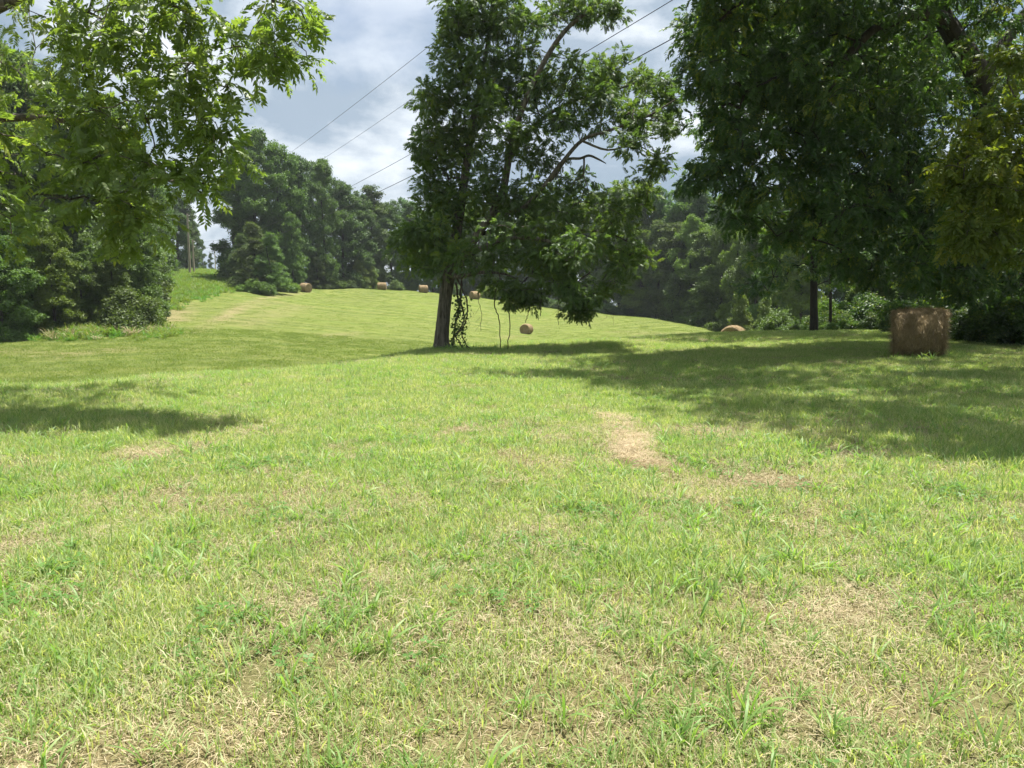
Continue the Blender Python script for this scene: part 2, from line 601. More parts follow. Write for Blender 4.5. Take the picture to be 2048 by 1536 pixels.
def ground():
    fr = np.concatenate([np.linspace(-.85, .85, 270), np.linspace(.85, 2 * math.pi - .85, 60)[1:-1]])
    rr = np.concatenate([[.4, 1.0, 1.7], np.geomspace(2.3, 200, 300), np.geomspace(206, 560, 16)])
    ph, r = np.meshgrid(fr, rr)
    x = (np.sin(ph) * r).ravel()
    y = (np.cos(ph) * r).ravel()
    z = Z(x, y)
    nph, nr = len(fr), len(rr)
    V = np.stack([x, y, z], 1)
    V = np.concatenate([V, [[0, 0, 0]]])
    i = np.arange(nr - 1)[:, None] * nph
    j = np.arange(nph)[None]
    jn = (j + 1) % nph
    q = np.stack([i + j, i + nph + j, i + nph + jn, i + jn], -1).reshape(-1, 4)[:, ::-1]
    tri = np.stack([np.full(nph, nph * nr), np.arange(nph), (np.arange(nph) + 1) % nph], 1)[:, ::-1]
    X, Y = V[:, 0], V[:, 1]
    R = np.hypot(X, Y)
    D = dryness(X, Y)
    far = crest_far(X, Y)
    trk = np.zeros(len(X))
    for qq, w, s in TRACKS:
        dd = seg_dist(X, Y, qq) + (fbm(X * .8, Y * .8, 77, 3) - .5) * w * 1.6
        trk += s * np.exp(-(dd / w) ** 2)
    rough = smooth01(0, 14, Y - 74 - 260 * (X / np.maximum(Y, 1) + .43)) * np.exp(-((X / np.maximum(Y, 1) + .402) / .045) ** 4)
    # mowing passes run round the hill in widening loops
    mow = np.hypot((X + 8) * .75, Y - 118) * .9 + 2.0 * fbm(X * .03, Y * .03, 5, 2)
    o = mesh_obj('ground', V, [q, tri], M['ground'],
                 attrs={'dry': ('POINT', D), 'far': ('POINT', far), 'track': ('POINT', np.clip(trk, 0, 1)),
                        'rough': ('POINT', np.clip(rough, 0, 1)), 'mow': ('POINT', mow)}, smooth=True)
    tag(o, 'mown hay field rolling from the near terrace down and up a hill', 'field', kind='structure')
    return o


_cy = np.array([(c[0] - 1024) / F for c in COLS])
_cv = np.array([c[1] for c in COLS], float)


def crest_y(x, y):
    return np.interp(x / np.maximum(y, .1), _cy, _cv)


def crest_far(x, y):
    c = crest_y(x, y)
    return np.where(y > 0, smooth01(c * .98, c * 1.12, y), 0)


ground()


# ------------------------------------------------------------------ blades and scatter
def ribbons(n, base, heading, length, width, lift, bend, segs, rg, curl=0.0):
    """n curved flat ribbons; arrays per ribbon. Returns V, quads, face->ribbon index."""
    s = np.linspace(0, 1, segs + 1)
    ang0 = lift[:, None]                       # elevation at the base
    ang = ang0 - bend[:, None] * s[None]       # elevation along the blade
    hd = heading[:, None] + curl * (s[None] * rg.normal(0, 1, (n, 1)))
    step = (length / segs)[:, None]
    dx = np.cos(ang) * np.cos(hd) * step
    dy = np.cos(ang) * np.sin(hd) * step
    dz = np.sin(ang) * step
    px = base[:, 0:1] + np.concatenate([np.zeros((n, 1)), np.cumsum(dx[:, :-1], 1)], 1)
    py = base[:, 1:2] + np.concatenate([np.zeros((n, 1)), np.cumsum(dy[:, :-1], 1)], 1)
    pz = base[:, 2:3] + np.concatenate([np.zeros((n, 1)), np.cumsum(dz[:, :-1], 1)], 1)
    prof = np.minimum(1, .55 + s * 1.6) * np.clip((1 - s) * 2.2, 0.04, 1)
    wx = -np.sin(hd) * width[:, None] * .5 * prof
    wy = np.cos(hd) * width[:, None] * .5 * prof
    wz = rg.normal(0, .25, (n, 1)) * width[:, None] * prof
    A = np.stack([px - wx, py - wy, pz - wz], -1)
    B = np.stack([px + wx, py + wy, pz + wz], -1)
    V = np.stack([A, B], 2).reshape(-1, 3)
    k = (np.arange(n) * (segs + 1) * 2)[:, None]
    i = (np.arange(segs) * 2)[None]
    q = np.stack([k + i, k + i + 1, k + i + 3, k + i + 2], -1).reshape(-1, 4)
    fi = np.repeat(np.arange(n), segs)
    return V, q, fi


def disc(n, R, rg):
    a = rg.uniform(0, 2 * math.pi, n)
    r = R * np.sqrt(rg.uniform(0, 1, n))
    return np.stack([r * np.cos(a), r * np.sin(a), np.zeros(n)], 1)


def src(name, V, q, mat, rnd):
    return mesh_obj(name, V, q, mat, attrs={'rnd': ('FACE', rnd)}, link=False)


def thatch_patch(seed, n=720, R=.36, mat='thatch', hmax=.014, wid=.8):
    rg = np.random.default_rng(seed)
    b = disc(n, R, rg)
    b[:, 2] = rg.uniform(0, hmax, n) + .002
    V, q, fi = ribbons(n, b, rg.uniform(0, 6.283, n), rg.uniform(.015, .065, n), rg.uniform(.0018, .0036, n) * wid,
                       rg.uniform(-.05, .8, n), rg.uniform(.2, 1.5, n), 3, rg, .5)
    return src('strand_patch', V, q, M[mat], rg.uniform(0, 1, n)[fi])


def short_patch(seed, n=300, R=.36, mat='grass', h=(.035, .10), w=(.003, .0062), segs=2):
    rg = np.random.default_rng(seed)
    b = disc(n, R, rg)
    V, q, fi = ribbons(n, b, rg.uniform(0, 6.283, n), rg.uniform(*h, n), rg.uniform(*w, n),
                       rg.uniform(.6, 1.5, n), rg.uniform(.1, 1.2, n), segs, rg, .3)
    return src('blade_patch', V, q, M[mat], rg.uniform(0, 1, n)[fi])


def tuft(seed, n=12, L=(.10, .26), wd=(.006, .014), R=.035, mat='tall'):
    rg = np.random.default_rng(seed)
    b = disc(n, R, rg)
    hd = np.arctan2(b[:, 1], b[:, 0]) + rg.normal(0, .7, n)
    V, q, fi = ribbons(n, b, hd, rg.uniform(*L, n), rg.uniform(*wd, n), rg.uniform(.85, 1.5, n),
                       rg.uniform(.3, 2.1, n), 5, rg, .25)
    return src('tuft_source', V, q, M[mat], rg.uniform(0, 1, n)[fi])


def clover(seed, n=26, R=.13):
    rg = np.random.default_rng(seed)
    b = disc(n, R, rg)
    b[:, 2] = rg.uniform(.02, .06, n)
    Vs, Qs = [], []
    k = 0
    for p in b:
        a0 = rg.uniform(0, 6.28)
        rr = rg.uniform(.007, .013)
        tilt = rg.normal(0, .25, 2)
        for j in range(3):
            a = a0 + j * 2.094
            c = np.array([math.cos(a), math.sin(a), 0])
            s = np.array([-math.sin(a), math.cos(a), 0])
            pts = [p, p + c * rr * .7 + s * rr * .62, p + c * rr * 1.75 + s * rr * .35, p + c * rr * 1.75 - s * rr * .35, p + c * rr * .7 - s * rr * .62]
            pts = np.array(pts)
            pts[:, 2] += (pts[:, 0] - p[0]) * tilt[0] + (pts[:, 1] - p[1]) * tilt[1]
            Vs.append(pts)
            Qs.append([[k, k + 1, k + 2, k + 3], [k, k + 3, k + 4, k + 4]])
            k += 5
    V = np.concatenate(Vs)
    q = np.array([x[0] for x in Qs])
    tr = np.array([x[1][:3] for x in Qs])
    return mesh_obj('clover_source', V, [q, tr], M['clover'], attrs={'rnd': ('FACE', rg.uniform(0, 1, len(q) * 2))}, link=False)


def scatter(name, x, y, sources, scale, label, cat, tiltsd=.06, dz=0.0, parent=None, z=None):
    n = len(x)
    z = Z(x, y) if z is None else z
    V = np.stack([x, y, z + dz], 1)
    me = bpy.data.meshes.new(name)
    me.vertices.add(n)
    me.vertices.foreach_set('co', V.astype(np.float32).ravel())
    rot = np.stack([rng.normal(0, tiltsd, n), rng.normal(0, tiltsd, n), rng.uniform(0, 6.283, n)], 1).astype(np.float32)
    a = me.attributes.new('rot', 'FLOAT_VECTOR', 'POINT')
    a.data.foreach_set('vector', rot.ravel())
    a = me.attributes.new('scl', 'FLOAT', 'POINT')
    a.data.foreach_set('value', np.asarray(scale, np.float32))
    a = me.attributes.new('pick', 'INT', 'POINT')
    a.data.foreach_set('value', rng.integers(0, len(sources), n).astype(np.int32))
    o = bpy.data.objects.new(name, me)
    COL.objects.link(o)
    g = bpy.data.node_groups.new(name + '_scatter', 'GeometryNodeTree')
    g.interface.new_socket('Geometry', in_out='INPUT', socket_type='NodeSocketGeometry')
    g.interface.new_socket('Geometry', in_out='OUTPUT', socket_type='NodeSocketGeometry')
    gi = g.nodes.new('NodeGroupInput')
    go = g.nodes.new('NodeGroupOutput')
    jn = g.nodes.new('GeometryNodeJoinGeometry')
    for s in sources:
        oi = g.nodes.new('GeometryNodeObjectInfo')
        oi.inputs['Object'].default_value = s
        oi.inputs['As Instance'].default_value = True
        g.links.new(oi.outputs['Geometry'], jn.inputs[0])
    ip = g.nodes.new('GeometryNodeInstanceOnPoints')
    ip.inputs['Pick Instance'].default_value = True

    def na(nm, typ):
        q = g.nodes.new('GeometryNodeInputNamedAttribute')
        q.data_type = typ
        q.inputs[0].default_value = nm
        return q.outputs[0]
    er = g.nodes.new('FunctionNodeEulerToRotation')
    g.links.new(na('rot', 'FLOAT_VECTOR'), er.inputs[0])
    g.links.new(er.outputs[0], ip.inputs['Rotation'])
    g.links.new(na('scl', 'FLOAT'), ip.inputs['Scale'])
    g.links.new(na('pick', 'INT'), ip.inputs['Instance Index'])
    g.links.new(gi.outputs[0], ip.inputs['Points'])
    g.links.new(jn.outputs[0], ip.inputs['Instance'])
    g.links.new(ip.outputs[0], go.inputs[0])
    md = o.modifiers.new('scatter', 'NODES')
    md.node_group = g
    tag(o, label, cat, kind='stuff')
    return o


def wedge(r0, r1, dens, half=.84):
    n = int(half * (r1 * r1 - r0 * r0) * dens)
    a = rng.uniform(-half, half, n)
    r = np.sqrt(rng.uniform(r0 * r0, r1 * r1, n))
    return np.sin(a) * r, np.cos(a) * r


def keep_near(x, y, margin=1.12):
    m = y < crest_y(x, y) * margin
    return x[m], y[m]


def grow_grass():
    th = [thatch_patch(s) for s in (1, 2, 3)]
    sh = [short_patch(s, 340) for s in (4, 5, 6)]
    tf = [tuft(7, 10), tuft(8, 14, (.12, .24)), tuft(9, 8, (.16, .32), (.009, .017)), tuft(10, 18, (.07, .18), (.005, .010)),
          tuft(12, 6, (.12, .30), (.010, .019)), tuft(13, 12, (.08, .2), (.006, .012), .06)]
    # dry thatch carpet
    x1, y1 = wedge(1.6, 14, 8)
    x2, y2 = wedge(14, 46, 3.2)
    x, y = keep_near(np.concatenate([x1, x2]), np.concatenate([y1, y2]))
    D = dryness(x, y)
    scatter('dry_thatch', x, y, th, rng.uniform(.85, 1.25, len(x)) * (1 + .1 * D), 'short dry straw strands lying between the green blades', 'straw')
    # green short blades
    x1, y1 = wedge(1.6, 14, 19)
    x2, y2 = wedge(14, 46, 9)
    x, y = keep_near(np.concatenate([x1, x2]), np.concatenate([y1, y2]))
    D = dryness(x, y)
    k = rng.uniform(0, 1, len(x)) > np.clip(D * .95 - .05, 0, .96)
    x, y, D = x[k], y[k], D[k]
    scatter('grass', x, y, sh, rng.uniform(.75, 1.3, len(x)) * (1.05 - .25 * np.clip(D, 0, 1)), 'short fresh green blades covering the near terrace', 'grass')
    # broad bladed tufts
    x1, y1 = wedge(1.6, 9, 150)
    x2, y2 = wedge(9, 18, 85)
    x3, y3 = wedge(18, 46, 30)
    x, y = keep_near(np.concatenate([x1, x2, x3]), np.concatenate([y1, y2, y3]))
    D = dryness(x, y)
    C = fbm(x * 1.1 + 9, y * 1.1, 55, 3)
    p = np.clip((1.15 - 1.15 * D) * (.35 + 1.3 * smooth01(.36, .60, C)), .06, 1)
    k = rng.uniform(0, 1, len(x)) < p
    x, y = x[k], y[k]
    scatter('tall_grass', x, y, tf, (.32 + .52 * rng.uniform(0, 1, len(x)) ** 1.8), 'broad bladed bright green grass sprouting in loose tufts', 'grass', .12)
    # taller fringe the mower misses
    fx, fy = [], []
    for cx, cy, rr_, n_ in ((-2.07, 23.2, .5, 60), (-1.3, 22.6, .8, 70), (10.4, 19.6, .9, 60), (-.2, 22.2, .7, 30)):
        a_ = rng.uniform(0, 6.28, n_)
        q_ = rr_ * rng.uniform(.55, 1.15, n_)
        fx.append(cx + np.cos(a_) * q_)
        fy.append(cy + np.sin(a_) * q_)
    fx, fy = np.concatenate(fx), np.concatenate(fy)
    scatter('tall_grass', fx, fy, tf, rng.uniform(.7, 1.2, len(fx)), 'longer grass left standing round the trunk and the large bale', 'grass', .12)
    # clover
    x, y = wedge(1.8, 14, 3.5)
    C = fbm(x * .9 + 70, y * .9, 91, 3)
    k = (C > .56)
    x, y = x[k], y[k]
    scatter('clover', x, y, [clover(1), clover(2), clover(3, 14, .08)], rng.uniform(.8, 1.5, len(x)), 'small round clover leaves low among the grass', 'clover')
    # loose hay on the dry swaths
    x, y = wedge(1.6, 24, 60)
    D = dryness(x, y)
    k = rng.uniform(0, 1, len(x)) < np.clip((D - .85) * 1.6, 0, 1)
    x, y = x[k], y[k]
    hp = [thatch_patch(31, 260, .17, 'hay', .045), thatch_patch(32, 260, .17, 'hay', .045)]
    scatter('loose_hay', x, y, hp, rng.uniform(.7, 1.3, len(x)), 'loose tan hay left lying in swaths on the terrace', 'hay', .1, .01)
    # mown far field
    mp = [short_patch(41, 60, .6, 'mown', (.05, .11), (.02, .035), 1), short_patch(42, 60, .6, 'mown', (.05, .11), (.02, .035), 1)]
    x, y = wedge(16, 62, 5.0, .66)
    c = crest_y(x, y)
    k = (y > c * 1.05)
    x, y = x[k], y[k]
    x2, y2 = wedge(62, 142, .9, .62)
    k = x2 / y2 < .33
    x = np.concatenate([x, x2[k]])
    y = np.concatenate([y, y2[k]])
    scatter('mown_grass', x, y, mp, rng.uniform(.7, 1.2, len(x)), 'short mown yellow green grass over the far hill', 'grass')
    # rough growth in the pole gap
    x = rng.uniform(-.46, -.345, 9000)
    y = rng.uniform(70, 190, 9000)
    e = (y - 76 - 260 * (x + .43) - 10 * (fbm(x * 60, y * .2, 12, 2) - .5)) / 12
    k = (rng.uniform(0, 1, 9000) < np.clip(e, 0, 1) * np.clip((x + .46) / .02, 0, 1) * np.clip((-.345 - x) / .02, 0, 1))
    x, y = x[k], y[k]
    x = x * y + rng.normal(0, .6, len(x))
    rt = [tuft(51, 26, (.35, .9), (.04, .08), .3, 'mown'), tuft(52, 30, (.3, .7), (.04, .08), .35, 'clover')]
    scatter('rough_grass', x, y, rt, rng.uniform(.5, 1.1, len(x)), 'rough knee high grass climbing the gap toward the poles', 'grass')


grow_grass()


# ------------------------------------------------------------------ leaf templates
def simple_leaf(L, Wd, fold=.12):
    return (np.array([[0, 0, 0], [-Wd / 2, .45 * L, fold * Wd], [Wd / 2, .45 * L, fold * Wd], [0, L, -.12 * L]]),
            np.array([[0, 2, 1], [1, 2, 3]]))


def leaflet_fine(L, Wd):
    return (np.array([[0, 0, 0], [-Wd * .5, .30 * L, .02 * L], [Wd * .5, .30 * L, .02 * L], [-Wd * .40, .64 * L, -.02 * L],
                      [Wd * .40, .64 * L, -.02 * L], [0, L, -.10 * L]]),
            np.array([[0, 2, 1], [1, 2, 4], [1, 4, 3], [3, 4, 5]]))


def rotmat(ax, a):
    c, s = math.cos(a), math.sin(a)
    return {'x': np.array([[1, 0, 0], [0, c, -s], [0, s, c]]), 'y': np.array([[c, 0, s], [0, 1, 0], [-s, 0, c]]),
            'z': np.array([[c, -s, 0], [s, c, 0], [0, 0, 1]])}[ax]


def merge(parts):
    V, T, k = [], [], 0
    for v, t_ in parts:
        V.append(v)
        T.append(t_ + k)
        k += len(v)
    return np.concatenate(V), np.concatenate(T)


def pinnate(seed, pairs=7, L=.40, ll=.105, lw=.034, droop=.35, fine=True):
    r = random.Random(seed)
    parts = []
    cv = lambda s: np.array([r0 * s * s, L * s * (1 - .08 * s), -droop * L * s * s])
    r0 = r.uniform(-.06, .06)
    ss = np.linspace(0, 1, 5 if fine else 3)
    rp = np.array([cv(s) for s in ss])
    w = .0022 if fine else .003
    rv = np.concatenate([rp + [w, 0, 0], rp - [w, 0, 0]])
    k = len(ss)
    rt = []
    for i in range(k - 1):
        rt += [[i, i + 1, k + i], [i + 1, k + i + 1, k + i]]
    parts.append((rv, np.array(rt)))
    lf = leaflet_fine if fine else simple_leaf
    for i in range(pairs):
        s = .22 + .73 * i / (pairs - 1)
        size = ll * (.75 + .5 * math.sin(math.pi * (.15 + .75 * s))) * r.uniform(.88, 1.1)
        for sd in (-1, 1):
            v, t_ = lf(size, lw * size / ll)
            v = v @ rotmat('y', sd * r.uniform(-.1, .5)).T @ rotmat('x', -r.uniform(.05, .55)).T @ rotmat('z', -sd * r.uniform(.85, 1.2)).T
            parts.append((v + cv(min(1, s + r.uniform(-.02, .02))), t_))
    v, t_ = lf(ll, lw)
    parts.append((v @ rotmat('x', -.6).T + cv(1), t_))
    return merge(parts)


def sprig(seed, n=6, L=.11, Wd=.06, R=.12, flat=.6):
    r = random.Random(seed)
    parts = []
    for i in range(n):
        v, t_ = simple_leaf(L * r.uniform(.75, 1.25), Wd * r.uniform(.8, 1.2))
        a = r.uniform(0, 6.28)
        v = v @ rotmat('x', r.uniform(-.9, .6)).T @ rotmat('y', r.uniform(-.8, .8)).T @ rotmat('z', a).T
        p = np.array([r.gauss(0, R), r.gauss(0, R), r.gauss(0, R * flat)])
        parts.append((v + p, t_))
    return merge(parts)


def place(templates, pos, dirs, ups, scale, rg, tone=None):
    Y = unit(dirs)
    X = unit(np.cross(Y, ups))
    Zv = np.cross(X, Y)
    R = np.stack([X, Y, Zv], 1)           # rows are the axes: v @ R
    pick = rg.integers(0, len(templates), len(pos))
    Vs, Ts, Rs, k = [], [], [], 0
    for i, (tv, tt) in enumerate(templates):
        m_ = pick == i
        n = int(m_.sum())
        if not n:
            continue
        v = np.einsum('vk,nkj->nvj', tv, R[m_]) * scale[m_][:, None, None] + pos[m_][:, None, :]
        Vs.append(v.reshape(-1, 3))
        Ts.append((tt[None] + (np.arange(n) * len(tv))[:, None, None]).reshape(-1, 3) + k)
        k += n * len(tv)
        base = rg.uniform(0, 1, n) if tone is None else tone[m_]
        f = base[:, None] + rg.normal(0, .12, (n, len(tt)))
        Rs.append(np.clip(f, 0, 1).ravel())
    return np.concatenate(Vs), np.concatenate(Ts), np.concatenate(Rs)


def clump_leaves(C, cr, n_per, rg, flat=.65, droop=.3, outward=1.0, upb=.35, dome=.35):
    """leaf positions, directions and up vectors around clump centres."""
    n = len(C) * n_per
    c = np.repeat(C, n_per, 0)
    r = np.repeat(cr, n_per)
    d = unit(rg.normal(0, 1, (n, 3)) + [0, 0, upb])
    rad = r * rg.uniform(0, 1, n) ** .45
    pos = c + d * rad[:, None] * [1, 1, flat]
    dr = unit(d * outward + rg.normal(0, .45, (n, 3)) + [0, 0, -droop])
    up = unit(rg.normal(0, .45, (n, 3)) + [0, 0, 1.0] + d * dome)
    return pos, dr, up


# ------------------------------------------------------------------ tree skeleton
def tube(pts, rad, sides):
    pts = np.asarray(pts, float)
    k = len(pts)
    tg = unit(np.gradient(pts, axis=0))
    ref = np.array([0.31, 0.95, 0.02])
    a = unit(np.cross(tg, ref))
    b = np.cross(tg, a)
    th = np.linspace(0, 2 * math.pi, sides, endpoint=False)
    V = pts[:, None] + (a[:, None] * np.cos(th)[None, :, None] + b[:, None] * np.sin(th)[None, :, None]) * np.asarray(rad)[:, None, None]
    i = (np.arange(k - 1) * sides)[:, None]
    j = np.arange(sides)[None]
    jn = (j + 1) % sides
    q = np.stack([i + j, i + jn, i + sides + jn, i + sides + j], -1).reshape(-1, 4)
    return V.reshape(-1, 3), q


def merge_q(parts):
    V, T, k = [], [], 0
    for v, t_ in parts:
        V.append(v)
        T.append(t_ + k)
        k += len(v)
    return np.concatenate(V), np.concatenate(T)


def smooth_line(pts, n):
    """Catmull-Rom through rows (x,y,z,r)."""
    p = np.asarray(pts, float)
    p = np.concatenate([[2 * p[0] - p[1]], p, [2 * p[-1] - p[-2]]])
    out = []
    m_ = len(p) - 3
    for i in range(m_):
        t_ = np.linspace(0, 1, n, endpoint=False)[:, None]
        a, b, c, d = p[i:i + 4]
        out.append(.5 * ((2 * b) + (-a + c) * t_ + (2 * a - 5 * b + 4 * c - d) * t_ ** 2 + (-a + 3 * b - 3 * c + d) * t_ ** 3))
    out.append(p[-2][None])
    return np.concatenate(out)


def knobbly(pts, rad, sides, rg, amt=.12, flare=0.0):
    V, q = tube(pts, rad, sides)
    k = len(pts)
    th = np.linspace(0, 2 * math.pi, sides, endpoint=False)
    V = V.reshape(k, sides, 3)
    c = np.asarray(pts)[:, None]
    s = np.linspace(0, 1, k)
    w = 1 + amt * (np.sin(th[None] * 3 + s[:, None] * 7) * .4 + np.sin(th[None] * 5 - s[:, None] * 11 + 1) * .35 + rg.normal(0, .25, (k, sides)))
    if flare:
        w = w + flare * np.exp(-s[:, None] * 14) * (1 + .45 * np.sin(th[None] * 5 + 1))
    return (c + (V - c) * w[..., None]).reshape(-1, 3), q


def grow(lines, centers, rg, tip=.009, start=.25, arch=.12, detail=3):
    """Join every clump centre to the nearest wood; returns branch tubes."""
    nodes = []
    for L in lines:
        nodes += [tuple(v[:3]) for v in L[int(len(L) * start):]]
    n0 = len(nodes)
    A = np.zeros((n0 + len(centers) * detail + 1, 3))
    A[:n0] = nodes
    cnt = n0
    parent = {}
    root = A[:n0].copy()
    dist = np.min(np.linalg.norm(centers[:, None] - root[None], axis=2), axis=1)
    chains = []
    for i in np.argsort(dist):
        c = centers[i]
        d = np.linalg.norm(A[:cnt] - c, axis=1)
        # prefer wood that lies below and inside
        d = d + .35 * np.maximum(0, A[:cnt, 2] - c[2])
        j = int(np.argmin(d))
        a = A[j].copy()
        L = np.linalg.norm(c - a)
        ids = [j]
        for s in range(1, detail + 1):
            f = s / detail
            p = a + (c - a) * f + np.array([0, 0, arch * L * math.sin(math.pi * f)]) + rg.normal(0, .05 * L, 3) * (f < 1)
            A[cnt] = p
            parent[cnt] = ids[-1]
            ids.append(cnt)
            cnt += 1
        chains.append(ids)
    w = np.zeros(cnt)
    for k in range(cnt - 1, n0 - 1, -1):
        if w[k] == 0:
            w[k] = tip ** 2.2
        w[parent[k]] += w[k] if True else 0
    # weights that reached an intermediate node keep their own tip share
    rad = np.maximum(w, tip ** 2.2) ** (1 / 2.2)
    parts = []
    for ids in chains:
        r = rad[ids].copy()
        r[0] = r[1] * 1.05
        parts.append(tube(A[ids], r, 5 if r[0] > .03 else 4))
    return merge_q(parts)


def pix_line(pl, n=5):
    """rows (px,py,Y,radius) -> smooth world polyline with radius"""
    return smooth_line([(*P(a, b, c), r) for a, b, c, r in pl], n)


def lobes_px(L, rg):
    """rows (px,py,rpx,rpy,Y,depth,n,clump_radius): clump centres filling ellipsoids given where they stand."""
    C, R = [], []
    for px, py, rx, ry, Y, dep, n, cr in L:
        c = P(px, py, Y)
        s = Y / F
        d = unit(rg.normal(0, 1, (n, 3)))
        rad = rg.uniform(0, 1, n) ** .42
        C.append(c + d * rad[:, None] * [rx * s, dep, ry * s])
        R.append(cr * rg.uniform(.7, 1.25, n))
    return np.concatenate(C), np.concatenate(R)


def lobes_w(L, rg, ex=.35, upc=0.0):
    C, R = [], []
    for x, y, z, rx, ry, rz, n, cr in L:
        d = unit(rg.normal(0, 1, (n, 3)) + [0, 0, upc])
        rad = rg.uniform(0, 1, n) ** ex
        C.append(np.array([x, y, z]) + d * rad[:, None] * [rx, ry, rz])
        R.append(cr * rg.uniform(.7, 1.25, n))
    return np.concatenate(C), np.concatenate(R)


def add_leaf_parts(root, templates, mat, pos, dirs, ups, sc, nmax, rg, off):
    """The leaves that show largest become parts of their own; the rest is returned for the joined foliage."""
    # nearest to the camera, inside the view
    v = pos
    yy = np.maximum(v[:, 1], .1)
    u = v[:, 0] / yy
    fw = v[:, 1] * CP - (v[:, 2] - CAMH) * SP
    upc = v[:, 1] * SP + (v[:, 2] - CAMH) * CP
    vis = (np.abs(u) < .68) & (upc / fw < .50) & (upc / fw > -.5)
    score = np.where(vis, np.linalg.norm(v - [0, 0, CAMH], axis=1), 1e6)
    o = np.argsort(score)[:nmax]
    mes = []
    for tv, tt in templates:
        me = bpy.data.meshes.new('leaf')
        me.from_pydata([tuple(p) for p in tv], [], [tuple(int(i) for i in f) for f in tt])
        a = me.attributes.new('rnd', 'FLOAT', 'FACE')
        a.data.foreach_set('value', np.clip(rg.normal(.5, .22, len(tt)), 0, .9).astype(np.float32))
        me.materials.append(mat)
        mes.append(me)
    from mathutils import Matrix
    for i in o:
        Y = unit(dirs[i])
        X = unit(np.cross(Y, ups[i]))
        Zv = np.cross(X, Y)
        p = pos[i] - off
        ob = bpy.data.objects.new('leaf', mes[int(rg.integers(0, len(mes)))])
        s = float(sc[i])
        ob.matrix_local = Matrix(((X[0] * s, Y[0] * s, Zv[0] * s, p[0]), (X[1] * s, Y[1] * s, Zv[1] * s, p[1]),
                                  (X[2] * s, Y[2] * s, Zv[2] * s, p[2]), (0, 0, 0, 1)))
        COL.objects.link(ob)
        ob.parent = root
    keep = np.ones(len(pos), bool)
    keep[o] = False
    return keep


# ------------------------------------------------------------------ the near trees
def near_tree(name, label, cat, base, trunks, limbs, C, R, templates, mat, n_per, rg, leaf_scale=1.0, flat=.65, droop=.35,
              parts=0, bark='bark', start=.25, group=None, sides=16, flare=.5, tip=.009, grow_start=.3, upb=.35, shrink=1.0):
    root = empty(name, base)
    tag(root, label, cat, group)
    off = np.array(base)
    lines = []
    for k, L in enumerate(trunks + limbs):
        L = np.asarray(L)
        big = k < len(trunks)
        V, q = knobbly(L[:, :3] - off, L[:, 3], sides if big else 10, rg, .10, flare if k == 0 else 0)
        mesh_obj('trunk' if big else 'limb', V, q, M[bark], root, smooth=True)
        lines.append(L if not big or k else L[int(len(L) * start):])
    bV, bq = grow(lines, C, rg, tip=tip, start=grow_start if not trunks else 0.0)
    tag(mesh_obj('branchwork', bV - off, bq, M[bark], root, smooth=True), kind='stuff')
    pos, dr, up = clump_leaves(C, R * shrink, n_per, rg, flat, droop, upb=upb)
    sc = rg.uniform(.75, 1.2, len(pos)) * leaf_scale
    tone = np.clip(np.repeat(rg.uniform(.1, .9, len(C)), n_per) + rg.normal(0, .15, len(pos)), 0, 1)
    keep = np.ones(len(pos), bool)
    if parts:
        keep = add_leaf_parts(root, templates, mat, pos, dr, up, sc, parts, rg, off)
    V, T, rn = place(templates, pos[keep], dr[keep], up[keep], sc[keep], rg, tone[keep])
    tag(mesh_obj('foliage', V - off, T, mat, root, attrs={'rnd': ('FACE', rn)}), kind='stuff')
    return root


rg = np.random.default_rng(5)
# --- the single leaning tree in the middle
b = ground_at(885, 700)
YM = float(b[1])
D_ = lambda d: YM + d
tr = pix_line([(884, 703, D_(0), .25), (884, 680, D_(0), .205), (887, 640, D_(0), .19), (892, 590, D_(0), .185), (899, 548, D_(0), .185),
               (908, 505, D_(.1), .16), (914, 455, D_(.2), .15), (924, 390, D_(.2), .13), (934, 320, D_(.3), .115), (946, 240, D_(.3), .095),
               (962, 160, D_(.3), .075), (975, 90, D_(.2), .06), (984, 20, D_(.2), .05), (990, -80, D_(.2), .035), (998, -200, D_(.1), .02)], 5)
tr2 = pix_line([(901, 552, D_(.05), .15), (924, 520, D_(-.2), .14), (955, 470, D_(-.4), .12), (985, 425, D_(-.6), .11), (1008, 370, D_(-.7), .10),
                (1020, 300, D_(-.8), .09), (1040, 230, D_(-.8), .08), (1085, 130, D_(-.7), .07), (1130, 62, D_(-.6), .06), (1180, 20, D_(-.4), .045), (1215, -10, D_(-.3), .03)], 5)
